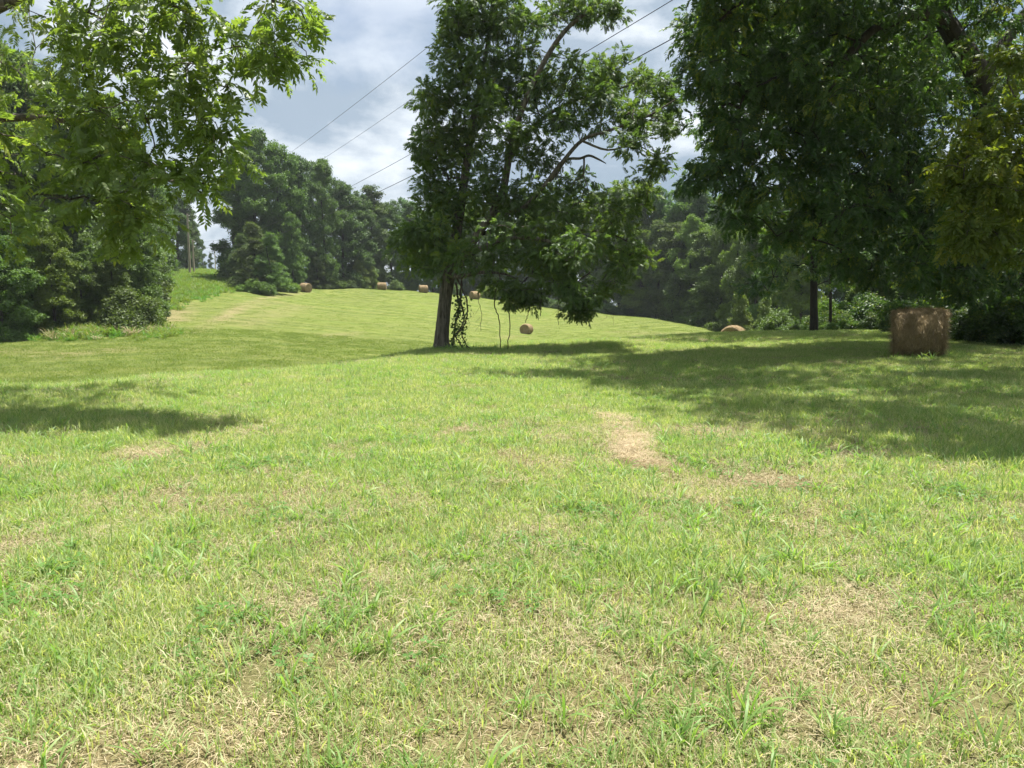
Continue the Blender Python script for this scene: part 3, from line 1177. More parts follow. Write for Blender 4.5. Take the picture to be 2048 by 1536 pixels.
lm = [
    pix_line([(985, 430, D_(-.6), .08), (1040, 420, D_(-.8), .07), (1085, 375, D_(-1), .062), (1120, 330, D_(-1.1), .056), (1165, 280, D_(-1.1), .05), (1215, 262, D_(-1.1), .042), (1290, 235, D_(-1), .03), (1350, 200, D_(-1), .018)], 5),
    pix_line([(1080, 378, D_(-1), .045), (1110, 352, D_(-.7), .042), (1132, 320, D_(-.5), .040), (1160, 317, D_(-.4), .038), (1178, 311, D_(-.4), .036), (1196, 318, D_(-.4), .028), (1212, 327, D_(-.4), .012)], 4),
    pix_line([(1168, 315, D_(-.4), .030), (1168, 335, D_(-.4), .026), (1166, 350, D_(-.4), .022), (1150, 362, D_(-.4), .014), (1140, 378, D_(-.4), .006)], 4),
    pix_line([(1166, 348, D_(-.4), .018), (1174, 372, D_(-.4), .014), (1180, 405, D_(-.4), .006)], 4),
    pix_line([(930, 515, D_(-.2), .08), (1000, 480, D_(-1.2), .065), (1075, 478, D_(-1.8), .05), (1140, 500, D_(-2.0), .035), (1180, 545, D_(-2), .02)], 4),
    pix_line([(960, 468, D_(-.4), .07), (1040, 455, D_(.8), .055), (1120, 460, D_(1.4), .045), (1210, 465, D_(1.6), .03), (1270, 490, D_(1.7), .015)], 4),
    pix_line([(899, 550, D_(0), .09), (920, 553, D_(-.5), .07), (960, 545, D_(-.9), .05), (1010, 548, D_(-1.1), .03), (1045, 565, D_(-1.2), .015)], 4),
    pix_line([(1016, 320, D_(-.7), .07), (1070, 250, D_(.1), .055), (1140, 205, D_(.5), .045), (1230, 180, D_(.8), .03), (1320, 150, D_(1), .015)], 4),
    pix_line([(908, 505, D_(.1), .07), (870, 470, D_(.3), .05), (840, 450, D_(.4), .03), (815, 440, D_(.4), .015)], 4),
    pix_line([(1160, 280, D_(-1.1), .035), (1215, 300, D_(-1.1), .028), (1270, 290, D_(-1.1), .018), (1310, 310, D_(-1), .01)], 4),
]
ML = [
    # px, py, rx, ry, Y, depth, n, r
    (960, -150, 150, 90, D_(0), 2.0, 30, .55),
    (945, 20, 62, 60, D_(.2), 1.4, 26, .46), (910, 60, 38, 40, D_(.2), 1.0, 14, .40), (1010, 40, 75, 60, D_(.2), 1.6, 26, .44), (1090, 20, 80, 42, D_(-.2), 1.2, 20, .38),
    (1170, 5, 60, 30, D_(-.4), .9, 14, .34), (1225, 25, 26, 18, D_(-.5), .5, 6, .26),
    (915, 130, 40, 55, D_(.2), 1.1, 22, .42), (975, 150, 60, 60, D_(.2), 1.4, 24, .44), (1040, 130, 55, 50, D_(-.2), 1.3, 16, .40),
    (880, 215, 40, 45, D_(.3), 1.0, 20, .42), (940, 240, 50, 50, D_(.3), 1.3, 20, .44),
    (862, 280, 40, 48, D_(.3), 1.0, 20, .42), (915, 310, 52, 50, D_(.3), 1.4, 24, .46), (848, 318, 16, 14, D_(.3), .4, 4, .24),
    (868, 370, 40, 45, D_(.3), 1.0, 18, .42), (930, 400, 55, 55, D_(.3), 1.4, 26, .46), (990, 380, 40, 60, D_(-.4), 1.0, 16, .40),
    (1000, 200, 45, 50, D_(-.4), 1.2, 14, .38), (1020, 290, 45, 50, D_(-.6), 1.2, 16, .40),
    (1080, 190, 50, 45, D_(0), 1.2, 16, .38), (1150, 160, 60, 50, D_(.4), 1.4, 20, .38), (1220, 150, 55, 48, D_(.6), 1.4, 17, .36), (1290, 165, 50, 45, D_(.8), 1.2, 15, .36),
    (1345, 205, 34, 42, D_(.8), 1.0, 11, .34), (1200, 220, 70, 40, D_(-.4), 1.4, 20, .38), (1290, 235, 60, 42, D_(-.6), 1.3, 17, .36), (1120, 250, 50, 45, D_(-.6), 1.3, 15, .38),
    (1090, 320, 35, 35, D_(-.8), 1.0, 8, .34), (1240, 290, 45, 25, D_(-1), .9, 8, .32), (1320, 320, 26, 30, D_(-.9), .8, 7, .30), (1335, 262, 32, 24, D_(-.8), .8, 6, .30),
    (1050, 400, 40, 40, D_(-.7), 1.1, 14, .38),
    (850, 450, 40, 45, D_(.3), 1.1, 16, .44), (840, 510, 48, 40, D_(.3), 1.2, 20, .46), (900, 480, 45, 50, D_(0), 1.4, 16, .44), (862, 540, 42, 16, D_(.2), 1.1, 9, .34),
    (820, 470, 26, 34, D_(.3), .8, 8, .40),
    (960, 520, 55, 36, D_(-.8), 1.4, 18, .42), (1020, 480, 60, 42, D_(-1), 1.8, 24, .44), (1100, 450, 60, 48, D_(-.4), 2.0, 24, .44), (1170, 420, 55, 45, D_(.8), 1.6, 17, .42),
    (1130, 380, 50, 35, D_(1.2), 1.4, 12, .40), (1220, 440, 50, 50, D_(1.2), 1.6, 18, .42), (1270, 400, 40, 45, D_(1.6), 1.2, 12, .42),
    (1080, 520, 60, 40, D_(-1.4), 1.8, 22, .42), (1150, 510, 55, 48, D_(-1.4), 1.8, 20, .42), (1220, 520, 50, 45, D_(.4), 1.6, 17, .42), (1280, 500, 42, 45, D_(1.4), 1.3, 12, .40),
    (1010, 572, 34, 22, D_(-1.1), .9, 8, .34), (1050, 585, 22, 22, D_(-1.2), .7, 6, .28), (1020, 605, 18, 14, D_(-1.2), .5, 4, .22),
    (1110, 570, 45, 22, D_(-1.6), 1.0, 9, .34), (1165, 590, 34, 34, D_(-1.7), .8, 11, .32), (1150, 622, 18, 14, D_(-1.7), .5, 5, .24), (1178, 624, 14, 12, D_(-1.7), .4, 4, .22),
    (1215, 570, 34, 26, D_(.6), .9, 8, .32), (1062, 604, 15, 12, D_(-1.2), .4, 3, .22),
]
ML = [(a, b_, c, d, e, f, max(3, round(n_ * (.80 if (a > 1040 and b_ < 400) else (.66 if b_ > 400 else .9)))), k_) for a, b_, c, d, e, f, n_, k_ in ML]
C, R = lobes_px(ML, rg)
loc_t = [pinnate(s, 6, .21, .075, .034, .22, False) for s in (1, 2, 3, 4)]
near_tree('walnut_tree', 'tall leaning tree with a bare lower trunk and hanging vines, alone at the field edge', 'tree', (b[0], b[1], b[2] - .05),
          [tr, tr2], lm, C, R, loc_t, M['locust'], 27, rg, 1.0, .6, .22, parts=300, start=.3, flare=.22)

# hanging vines and bare twigs under its crown
VN = [
    ([(924, 555), (921, 602), (929, 634), (920, 659), (912, 672), (929, 692)], -.6, .022, 'thick vine curling down beside the bare trunk to the grass', 1),
    ([(915, 558), (935, 608), (932, 640), (923, 666), (941, 693)], -.8, .018, 'bowed vine swinging farthest out beside the bare trunk', 1),
    ([(911, 565), (918, 615), (910, 650), (905, 690)], -.4, .026, 'leafy vine standing closest to the right of the bare trunk', 3),
    ([(996, 560), (989, 608), (999, 643), (1002, 690)], -.9, .014, 'slim vine reaching the grass, left one of the free hanging pair', 0),
    ([(1031, 560), (1016, 615), (1020, 643), (1015, 690)], -1.0, .014, 'slim vine reaching the grass, right one of the free hanging pair', 0),
    ([(1083, 585), (1081, 608), (1081, 632)], -1.4, .012, 'short straight bare vine end over the mown hill', 0),
    ([(1064, 600), (1058, 622), (1051, 645)], -1.2, .010, 'short slanting vine end above the small bale in the dip', 0),
    ([(1116, 595), (1117, 620), (1117, 650)], -1.5, .007, 'thin grey twig hanging right of the small bale in the dip', 0),
    ([(960, 575), (957, 600), (963, 625), (962, 662)], -.9, .006, 'pale thin twig hanging halfway between trunk and vine pair', 0),
    ([(1205, 612), (1214, 622), (1232, 630)], -.5, .006, 'thin bare twig jutting out right under the lowest leaves', 0),
]
ivy = [simple_leaf(.09, .08), simple_leaf(.07, .06)]
for pl, dd, rad, lab, lv in VN:
    g = pl[-1][1] > 685
    pts = [np.array([*P(a, c, D_(dd))]) for a, c in pl]
    if g:
        e = pts[-1]
        e[2] = Z1(e[0], e[1]) - .02
    L = smooth_line([(*p, 1.25 * rad * (1 - .35 * i / len(pts))) for i, p in enumerate(pts)], 6)
    L[1:-1, :3] += rg.normal(0, .012, (len(L) - 2, 3))
    base = L[-1, :3].copy() if g else L[0, :3].copy()
    root = empty('hanging_vine', base)
    tag(root, lab, 'vine', 'vines hanging under the leaning tree')
    V, q = tube(L[:, :3] - base, L[:, 3], 7)
    mesh_obj('stem', V, q, M['vine'], root, smooth=True)
    if lv:
        n = 90 * lv
        t0 = rg.uniform(.2, 1, n)
        c = L[(t0 * (len(L) - 1)).astype(int), :3] + rg.normal(0, .07, (n, 3))
        V, T, rn = place(ivy, c, unit(rg.normal(0, 1, (n, 3)) + [0, 0, -.6]), unit(rg.normal(0, .5, (n, 3)) + [0, -.5, 1]), rg.uniform(.6, 1.3, n), rg)
        tag(mesh_obj('foliage', V - base, T, M['dark'], root, attrs={'rnd': ('FACE', rn)}), kind='stuff')
    elif not g and rad < .008:
        for k in range(3):
            i = int(rg.integers(len(L) // 3, len(L) - 2))
            a = L[i, :3]
            e = a + [rg.uniform(-.25, .25), rg.uniform(-.1, .1), -rg.uniform(.15, .4)]
            V, q = tube(np.array([a, (a + e) / 2 + rg.normal(0, .02, 3), e]) - base, [.004, .003, .002], 4)
            mesh_obj('twig', V, q, M['vine'], root)

# --- walnut whose boughs hang in from the upper left
rg = np.random.default_rng(21)
wx, wy = -10.2, 11.5
wz = Z1(wx, wy)
wt = smooth_line([(wx, wy, wz - .1, .34), (wx + .05, wy, wz + 1.2, .27), (wx + .1, wy + .1, wz + 3, .24), (wx + .3, wy, wz + 5.5, .2), (wx + .4, wy - .1, wz + 8, .14), (wx + .3, wy, wz + 10.5, .06)], 6)
wl = [
    smooth_line([(wx + .1, wy, 3.2, .12), (wx + 1.8, wy - .4, 4.6, .095), (wx + 3.6, wy - .8, 5.4, .07), (wx + 5.6, wy - 1.0, 5.8, .045), (wx + 7.2, wy - 1.0, 5.6, .02)], 5),
    smooth_line([(wx + .2, wy, 4.6, .11), (wx + 2.0, wy - 1.0, 5.6, .08), (wx + 3.8, wy - 2.0, 5.6, .05), (wx + 5.0, wy - 2.6, 5.0, .02)], 5),
    smooth_line([(wx + .1, wy, 3.4, .10), (wx + 1.6, wy + .3, 4.0, .075), (wx + 3.4, wy + .4, 4.2, .05), (wx + 4.8, wy + .2, 3.6, .03), (wx + 5.6, wy, 3.0, .012)], 5),
    smooth_line([(wx + .2, wy, 5.6, .09), (wx + 2.2, wy + 1.0, 7.4, .06), (wx + 4.6, wy + 1.2, 8.4, .03)], 5),
    smooth_line([(wx, wy, 4.4, .09), (wx - 2.4, wy - .6, 6.2, .06), (wx - 4.2, wy - 1, 6.8, .03)], 5),
    smooth_line([(wx, wy, 5.0, .09), (wx + .4, wy - 2.4, 6.6, .06), (wx + 1.0, wy - 4.4, 7.0, .03)], 5),
]
WL_ = [
    (90, 40, 70, 55, 10.6, .9, 4, .26), (190, 40, 90, 60, 10.4, 1.0, 15, .34), (300, 40, 80, 60, 10.4, .9, 14, .33), (400, 40, 70, 50, 10.3, .9, 11, .32),
    (480, 90, 60, 55, 10.2, .8, 10, .30), (560, 100, 55, 48, 10.2, .7, 9, .28), (600, 130, 30, 30, 10.2, .5, 4, .24), (545, 10, 20, 18, 10.2, .4, 3, .22), (610, 25, 28, 32, 10.2, .4, 5, .22),
    (150, 160, 70, 50, 10.6, 1.0, 9, .30), (240, 150, 90, 60, 10.5, 1.0, 17, .34), (350, 140, 70, 60, 10.4, .9, 12, .32), (430, 200, 50, 50, 10.4, .8, 9, .30),
    (130, 250, 60, 60, 10.8, .9, 8, .34), (220, 250, 80, 60, 10.6, 1.0, 13, .34), (330, 240, 60, 55, 10.5, .9, 10, .31), (420, 270, 55, 40, 10.4, .8, 9, .29), (465, 315, 28, 30, 10.4, .5, 4, .24),
    (120, 320, 50, 50, 10.4, .8, 7, .32), (200, 340, 60, 50, 10.4, .8, 9, .32), (290, 330, 55, 45, 10.4, .8, 8, .30), (370, 340, 50, 38, 10.3, .7, 8, .28), (398, 380, 26, 22, 10.3, .4, 3, .22),
    (60, 380, 40, 40, 10.2, .5, 3, .26), (160, 400, 45, 40, 10.4, .7, 5, .28), (250, 420, 30, 45, 10.2, .5, 5, .24), (285, 440, 16, 30, 10.2, .3, 3, .18), (238, 470, 12, 22, 10.2, .2, 2, .15),
    (10, 430, 40, 60, 9.4, .5, 6, .30), (-40, 300, 60, 80, 9.8, .8, 8, .34), (-70, 120, 60, 70, 10.4, 1.0, 8, .32),
    (250, -120, 260, 90, 10.6, 1.4, 46, .40), (0, -150, 200, 90, 10.8, 1.4, 24, .40), (560, -110, 110, 60, 10.4, 1.0, 14, .34),
]
WL = [(a, b_, c * .92, d * .92, e, f, max(2, round(n_ * (1.2 if b_ > 370 else .82 if b_ > -50 else .4))), k_ * .9) for a, b_, c, d, e, f, n_, k_ in WL_]
C, R = lobes_px(WL, rg)
C2, R2 = lobes_w([(wx + .6, wy + .4, 8.4, 2.6, 2.6, 2.0, 45, .6), (wx - 2.5, wy, 6.8, 3.0, 3.0, 2.6, 40, .6), (wx - 1.5, wy - 3.0, 6.6, 2.6, 2.0, 2.0, 25, .55), (wx + .5, wy + 2.6, 6.0, 3.2, 2.2, 2.4, 45, .55), (wx + 4.0, wy + 2.0, 7.6, 2.9, 1.7, 1.0, 75, .5), (wx + 2.8, wy + .4, 8.0, 2.4, 1.6, .9, 45, .5)], rg)
C = np.concatenate([C, C2])
R = np.concatenate([R, R2])
wal_t = [pinnate(s, 6, .27, .088, .032, .30, True) for s in (11, 12, 13, 14)]
near_tree('walnut_tree', 'nearest tree, its long feathery leaves hanging in front of the woods left of the poles', 'tree', (wx, wy, wz),
          [wt], wl, C, R, wal_t, M['walnut'], 8, rg, .98, .8, .4, parts=300, flare=.5, tip=.006)

# ------------------------------------------------------------------ big shade trees on the right
rg = np.random.default_rng(33)
spr_f = [pinnate(s, 5, .24, .105, .045, .40, False) for s in (31, 32, 33, 34)]
spr_r = [pinnate(s, 5, .26, .115, .05, .40, False) for s in (35, 36, 37)]
# the great tree whose limbs arch over the bale
g0 = at(2030, 27.0)
tr = smooth_line([(g0[0], g0[1], g0[2] - .1, .46), (g0[0], g0[1], g0[2] + 1.2, .38), (*P(2018, 560, 26.4), .36), (*P(2000, 420, 25.4), .35), (*P(1978, 260, 24.2), .34),
                  (*P(1955, 150, 24.0), .33), (*P(1900, 60, 23.6), .27), (*P(1850, -40, 23.2), .22), (*P(1820, -200, 23), .12)], 6)
lm = [
    pix_line([(1935, 120, 23.9, .2), (1890, 40, 22.9, .19), (1830, 30, 22.2, .15), (1760, 50, 21.6, .12), (1705, 100, 21.2, .10), (1680, 125, 21.0, .075), (1600, 135, 20.8, .05), (1500, 180, 20.5, .02)], 5),
    pix_line([(1985, 300, 24.3, .16), (1900, 330, 23.4, .12), (1800, 370, 22.6, .09), (1700, 420, 22.2, .06), (1600, 470, 22.0, .03)], 5),
    pix_line([(1960, 170, 24, .18), (2040, 40, 24.4, .15), (2140, -60, 24.6, .1), (2260, -100, 24.6, .05)], 5),
    pix_line([(1850, -40, 23.2, .15), (1760, -100, 21.8, .12), (1640, -90, 20.4, .09), (1530, -30, 19.6, .06), (1440, 40, 19.4, .03)], 5),
    pix_line([(1820, -120, 23, .12), (1700, -260, 19.0, .09), (1600, -330, 16.5, .06), (1500, -330, 15, .03)], 5),
    pix_line([(1700, 100, 21.2, .05), (1660, 180, 21.4, .04), (1600, 230, 21.6, .03), (1560, 300, 21.6, .015)], 5),
    pix_line([(1640, -90, 20.4, .07), (1560, 20, 20.6, .05), (1480, 60, 20.8, .03), (1400, 80, 20.8, .012)], 5),
]
GL = [
    (1400, 60, 55, 50, 20.6, 1.6, 20, .42), (1470, 40, 70, 60, 20.6, 2.0, 26, .46), (1560, 60, 80, 70, 20.8, 2.2, 30, .48), (1650, 30, 80, 60, 21, 2.2, 26, .48), (1760, 10, 90, 50, 21.4, 2.4, 26, .5),
    (1430, 150, 60, 50, 20.8, 1.8, 22, .44), (1520, 170, 70, 60, 21, 2.0, 26, .46), (1620, 200, 80, 70, 21.2, 2.2, 28, .48), (1740, 190, 90, 70, 21.8, 2.4, 30, .5), (1850, 180, 80, 80, 22.4, 2.4, 26, .5),
    (1440, 240, 40, 45, 20.9, 1.4, 14, .42), (1490, 290, 60, 60, 21, 1.8, 22, .44), (1590, 300, 80, 70, 21.4, 2.2, 28, .46), (1700, 310, 90, 70, 22, 2.4, 30, .48), (1820, 310, 90, 80, 22.6, 2.4, 30, .5),
    (1410, 360, 32, 32, 20.8, 1.0, 8, .36), (1450, 340, 40, 40, 20.8, 1.2, 10, .38), (1500, 390, 60, 50, 21.2, 1.8, 20, .44), (1600, 420, 80, 60, 21.8, 2.2, 26, .46), (1710, 430, 90, 60, 22.2, 2.4, 28, .48), (1830, 430, 90, 70, 22.8, 2.4, 28, .5),
    (1480, 440, 40, 26, 21.4, 1.4, 4, .36), (1570, 480, 50, 26, 22, 1.8, 6, .40), (1660, 500, 60, 34, 22.6, 2, 11, .42), (1780, 520, 80, 50, 23, 2.2, 20, .48), (1900, 500, 80, 70, 23.6, 2.2, 20, .5),
    (1940, 380, 80, 80, 23.6, 2.4, 22, .5), (1960, 230, 80, 90, 23.8, 2.4, 22, .5), (2080, 150, 120, 120, 24.5, 3, 36, .6), (2120, 380, 120, 120, 24.5, 3, 36, .6), (1940, 30, 90, 70, 23, 2.4, 24, .52),
     (1850, 560, 60, 30, 24.5, 1.6, 14, .46), (1950, 560, 70, 45, 24.0, 1.6, 26, .5), (2040, 560, 70, 60, 24, 1.8, 26, .52), (1720, 545, 50, 20, 24.5, 1.6, 8, .4),
    (1730, 370, 110, 130, 24, 2.0, 44, .55), (1850, 380, 130, 150, 25, 2.0, 60, .6), (1620, 120, 150, 110, 23, 2.0, 50, .6), (1860, 120, 130, 110, 25, 2.0, 40, .6),
    (1700, -180, 260, 140, 20, 3.5, 80, .65), (2000, -200, 240, 160, 22, 3.5, 70, .7), (1560, -320, 200, 130, 15.8, 2.6, 60, .6), (1450, -60, 80, 70, 18.5, 2.0, 24, .5),
]
C, R = lobes_px(GL, rg)
C2, R2 = lobes_w([(3.2, 17.4, 10.2, 1.9, 1.0, .7, 30, .5), (5.4, 20.0, 11.0, 2.4, 1.6, .9, 44, .55), (9.0, 22.0, 12.0, 3, 2.5, 1.5, 60, .6), (14, 22, 12.0, 4, 4, 2, 70, .7)], rg)
C = np.concatenate([C, C2])
R = np.concatenate([R, R2])
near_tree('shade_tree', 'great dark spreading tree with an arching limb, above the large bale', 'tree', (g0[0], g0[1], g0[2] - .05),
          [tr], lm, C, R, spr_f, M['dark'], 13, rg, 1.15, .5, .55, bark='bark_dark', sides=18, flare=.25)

# nearer tree reaching in from the right with yellow-green leaves
h0 = np.array([13.6, 16.5, Z1(13.6, 16.5)])
tr = smooth_line([(h0[0], h0[1], h0[2] - .1, .40), (h0[0], h0[1], 1.5, .31), (h0[0] - .1, h0[1], 4, .27), (h0[0] - .3, h0[1] - .1, 7, .2), (h0[0] - .3, h0[1], 10, .12), (h0[0], h0[1], 12.5, .05)], 6)
lm = [
    smooth_line([(h0[0] - .1, h0[1], 3.2, .12), (12.2, 16.2, 4.2, .09), (10.9, 16.0, 4.6, .06), (9.8, 15.8, 4.2, .03), (9.0, 15.7, 3.4, .012)], 5),
    smooth_line([(h0[0] - .1, h0[1], 6.0, .14), (11.4, 15.4, 8.2, .10), (9.0, 14.2, 9.4, .07), (6.6, 13.2, 9.8, .04), (5.0, 12.4, 9.6, .02)], 5),
    smooth_line([(h0[0] - .1, h0[1], 7.0, .12), (11.8, 13.8, 9.2, .09), (10.0, 11.4, 10, .06), (8.2, 9.6, 10, .03)], 5),
    smooth_line([(h0[0] - .1, h0[1], 5.0, .12), (15.6, 17, 7.2, .08), (17.4, 17.4, 8, .04)], 5),
]
HL = [
    (2010, 240, 60, 40, 15.6, 1.0, 8, .34), (1960, 270, 45, 40, 15.4, .9, 9, .32), (2040, 310, 50, 50, 15.6, 1.0, 10, .34), (1940, 330, 50, 36, 15.4, .9, 11, .32), (1985, 390, 50, 36, 15.4, .9, 9, .32),
    (1920, 380, 40, 22, 15.4, .8, 8, .28), (2040, 420, 50, 40, 15.6, 1.0, 9, .34), (1945, 450, 50, 30, 15.3, .9, 10, .28), (1990, 480, 40, 24, 15.3, .8, 5, .26), (2040, 500, 30, 20, 15.3, .6, 4, .26),
    (1925, 490, 22, 14, 15.3, .5, 4, .22), (2120, 350, 90, 120, 16, 1.2, 26, .4), (2030, 130, 50, 60, 16, 1.2, 8, .38),
]
C, R = lobes_px(HL, rg)
C2, R2 = lobes_w([(8.6, 12.6, 9.8, 3.9, 2.6, 1.3, 130, .6), (6.3, 11.6, 9.8, 2.0, 1.6, 1.1, 50, .5), (9.4, 10.0, 10.2, 3.0, 1.5, 1.1, 80, .55), (12.5, 12.5, 10.0, 4.0, 3.0, 1.6, 110, .6), (5.6, 16.6, 10.2, 2.6, 2.2, 1.0, 60, .55), (7.4, 9.7, 10.2, 2.0, .9, .8, 40, .45), (9.0, 16.5, 9.8, 3.4, 2.6, 1.2, 100, .6), (14, 16.5, 9.0, 4.0, 4.0, 3.0, 80, .65)], rg)
C = np.concatenate([C, C2])
R = np.concatenate([R, R2])
near_tree('maple_tree', 'nearest tree at the right, yellow green leaves on low boughs before the great dark tree', 'tree', (h0[0], h0[1], h0[2] - .05),
          [tr], lm, C, R, [pinnate(s, 4, .20, .10, .045, .40, False) for s in (41, 42, 43)], M['olive'], 15, rg, 1.1, .55, .4, bark='bark', flare=.35)

# slim trees beneath, left of the bale
for px, Y, rad, lean, topY, lob, lab in (
    (1626, 35.0, .17, (1628, 300), 0, [(1600, 380, 70, 60, 35, 2, 26, .55), (1640, 300, 80, 60, 35, 2, 26, .55), (1570, 440, 50, 40, 34.6, 2, 12, .46), (1650, 470, 60, 50, 35, 2, 16, .5),
                                       (1540, 520, 40, 26, 34, 1.6, 8, .40), (1590, 545, 50, 20, 34.6, 1.6, 8, .38), (1510, 575, 34, 22, 33.6, 1.4, 6, .36), (1690, 545, 50, 26, 35, 1.6, 10, .42),
                                       (1500, 230, 110, 60, 34, 3.5, 70, .8), (1700, 220, 120, 60, 33, 4, 80, .8), (1620, 180, 140, 50, 37, 3, 60, .8), (1420, 330, 40, 40, 36, 2, 14, .6), (1600, 120, 190, 60, 34, 5, 150, .8), (1850, 160, 200, 80, 33, 5, 120, .8), (1520, 40, 140, 60, 31, 4, 110, .8), (1750, 40, 200, 60, 31, 4, 130, .8)],
     'straight dark trunked tree left of the large bale with low drooping boughs'),
    (1659, 37.5, .075, (1664, 430), 0, [(1664, 440, 40, 50, 37.5, 1.4, 14, .5), (1700, 520, 40, 30, 37.5, 1.2, 8, .45)], 'thin stemmed young tree just behind the straight dark trunk'),
):
    q0 = at(px, Y)
    tr = smooth_line([(q0[0], q0[1], q0[2] - .1, rad * 1.25), (q0[0], q0[1], q0[2] + .6, rad), (*P((px + lean[0]) / 2, 480, Y), rad * .8), (*P(lean[0], lean[1], Y), rad * .4)], 7)
    C, R = lobes_px(lob, rg)
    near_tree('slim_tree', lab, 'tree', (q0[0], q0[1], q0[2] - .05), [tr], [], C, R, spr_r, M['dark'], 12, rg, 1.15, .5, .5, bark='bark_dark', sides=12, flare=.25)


# ------------------------------------------------------------------ woodland: prototypes copied one by one
def proto(name, kind, seed):
    """Returns (root, height). Built round the origin, foliage down to the ground unless said."""
    g = np.random.default_rng(seed)
    H = {'round': 18., 'tall': 20., 'column': 17., 'cedar': 9., 'shrub': 3.4, 'sapling': 6., 'open': 18.}[kind]
    L = []
    if kind in ('round', 'tall', 'open'):
        wd = {'round': 5.0, 'tall': 4.0, 'open': 5.4}[kind]
        low = .30 if kind == 'open' else .04
        nl = {'round': 17, 'tall': 17, 'open': 14}[kind]
        for i in range(nl):
            f = low + (.97 - low) * (i + g.uniform(-.4, .4)) / (nl - 1)
            f = min(max(f, low), .97)
            w = wd * (math.sin(math.pi * min(1, (.24 + .76 * f) ** 1.05)) ** .6) * g.uniform(.6, 1.05)
            a = i * 2.4 + g.uniform(-.5, .5)
            rr = w * g.uniform(.45, .8)
            sz = g.uniform(1.5, 2.5) * (1.0 if f < .8 else .75)
            L.append((math.cos(a) * rr, math.sin(a) * rr, f * H - .1, sz, sz, sz * .75, int(8.5 * sz ** 1.3), .58))
        L.append((0, 0, H * .9, 1.6, 1.6, 1.2, 14, .6))
        tpl = [sprig(s + seed * 10, 7, .27, .19, .22, .55) for s in range(3)]
        npc, mat, fl, dp = 20, None, .7, .25
    elif kind == 'column':
        for i in range(22):
            f = .04 + .94 * i / 21
            w = 2.4 * math.sin(math.pi * (.18 + .78 * f)) ** .7
            a = g.uniform(0, 6.28)
            L.append((math.cos(a) * w * .6, math.sin(a) * w * .6, f * H, 1.2, 1.2, 1.0, 11, .55))
        tpl = [sprig(s + seed * 10, 7, .24, .17, .2, .55) for s in range(3)]
        npc, fl, dp = 19, .7, .2
    elif kind == 'cedar':
        for i in range(20):
            f = .04 + .94 * i / 19
            w = 2.9 * (1 - f) ** .8 + .25
            for k in range(3 if f < .7 else 2):
                a = g.uniform(0, 6.28)
                L.append((math.cos(a) * w * .65, math.sin(a) * w * .65, f * H, w * .35 + .2, w * .35 + .2, .4, 6, .42))
        tpl = [sprig(s + seed * 10, 8, .22, .07, .14, .35) for s in range(3)]
        npc, fl, dp = 16, .5, .1
    elif kind == 'shrub':
        for i in range(9):
            a = g.uniform(0, 6.28)
            rr = g.uniform(0, 1.6)
            h = g.uniform(.6, 1.0) * H * (1 - rr / 3.2)
            L.append((math.cos(a) * rr, math.sin(a) * rr, h * .5, .8, .8, h * .5, 14, .42))
        tpl = [sprig(s + seed * 10, 7, .17, .11, .15, .6) for s in range(3)]
        npc, fl, dp = 15, .7, .15
    elif kind == 'sapling':
        for i in range(14):
            f = .05 + .92 * i / 13
            w = 1.7 * (1 - f) ** .8 + .15
            for k in range(2):
                a = g.uniform(0, 6.28)
                L.append((math.cos(a) * w * .6, math.sin(a) * w * .6, f * H, w * .4 + .1, w * .4 + .1, .35, 5, .36))
        tpl = [sprig(s + seed * 10, 7, .20, .12, .15, .5) for s in range(3)]
        npc, fl, dp = 14, .6, .2
    C, R = lobes_w(L, g, .2, .35)
    C[:, 2] = np.maximum(C[:, 2], .25 if kind != 'open' else H * .2)
    tr = H / 18 * (.28 if kind not in ('shrub', 'sapling') else .16)
    line = smooth_line([(0, 0, -.4, tr * 1.3), (0, 0, .5, tr), (g.normal(0, .15), g.normal(0, .15), H * .4, tr * .75), (g.normal(0, .3), g.normal(0, .3), H * .75, tr * .4), (0, 0, H * .95, tr * .1)], 4)
    V1, q1 = tube(line[:, :3], line[:, 3], 8)
    V2, q2 = grow([line], C, g, tip=.014, start=.15, detail=2)
    trunk = mesh_obj('trunk', *merge_q([(V1, q1), (V2, q2)]), None, link=False, smooth=True)
    pos, dr, up = clump_leaves(C, R, npc, g, fl, dp, upb=.7, dome=1.3)
    tone = np.clip(np.repeat(g.uniform(.15, .85, len(C)), npc) + g.normal(0, .15, len(pos)), 0, 1)
    V, T, rn = place(tpl, pos, dr, up, g.uniform(.7, 1.15, len(pos)), g, tone)
    crown = mesh_obj('foliage', V, T, None, link=False, attrs={'rnd': ('FACE', rn)})
    return trunk.data, crown.data, H


PR = {k: [proto(k, k, s) for s in ss] for k, ss in {
    'round': (1, 2), 'tall': (3, 4), 'column': (5,), 'cedar': (6,), 'shrub': (7, 8), 'sapling': (9,), 'open': (10,)}.items()}
VAR = {}
NAMES = {'round': 'broadleaf_tree', 'tall': 'broadleaf_tree', 'open': 'broadleaf_tree', 'column': 'slender_tree', 'cedar': 'cedar_tree', 'shrub': 'shrub', 'sapling': 'sapling'}
CATS = {'shrub': 'shrub'}
n_tree = 0


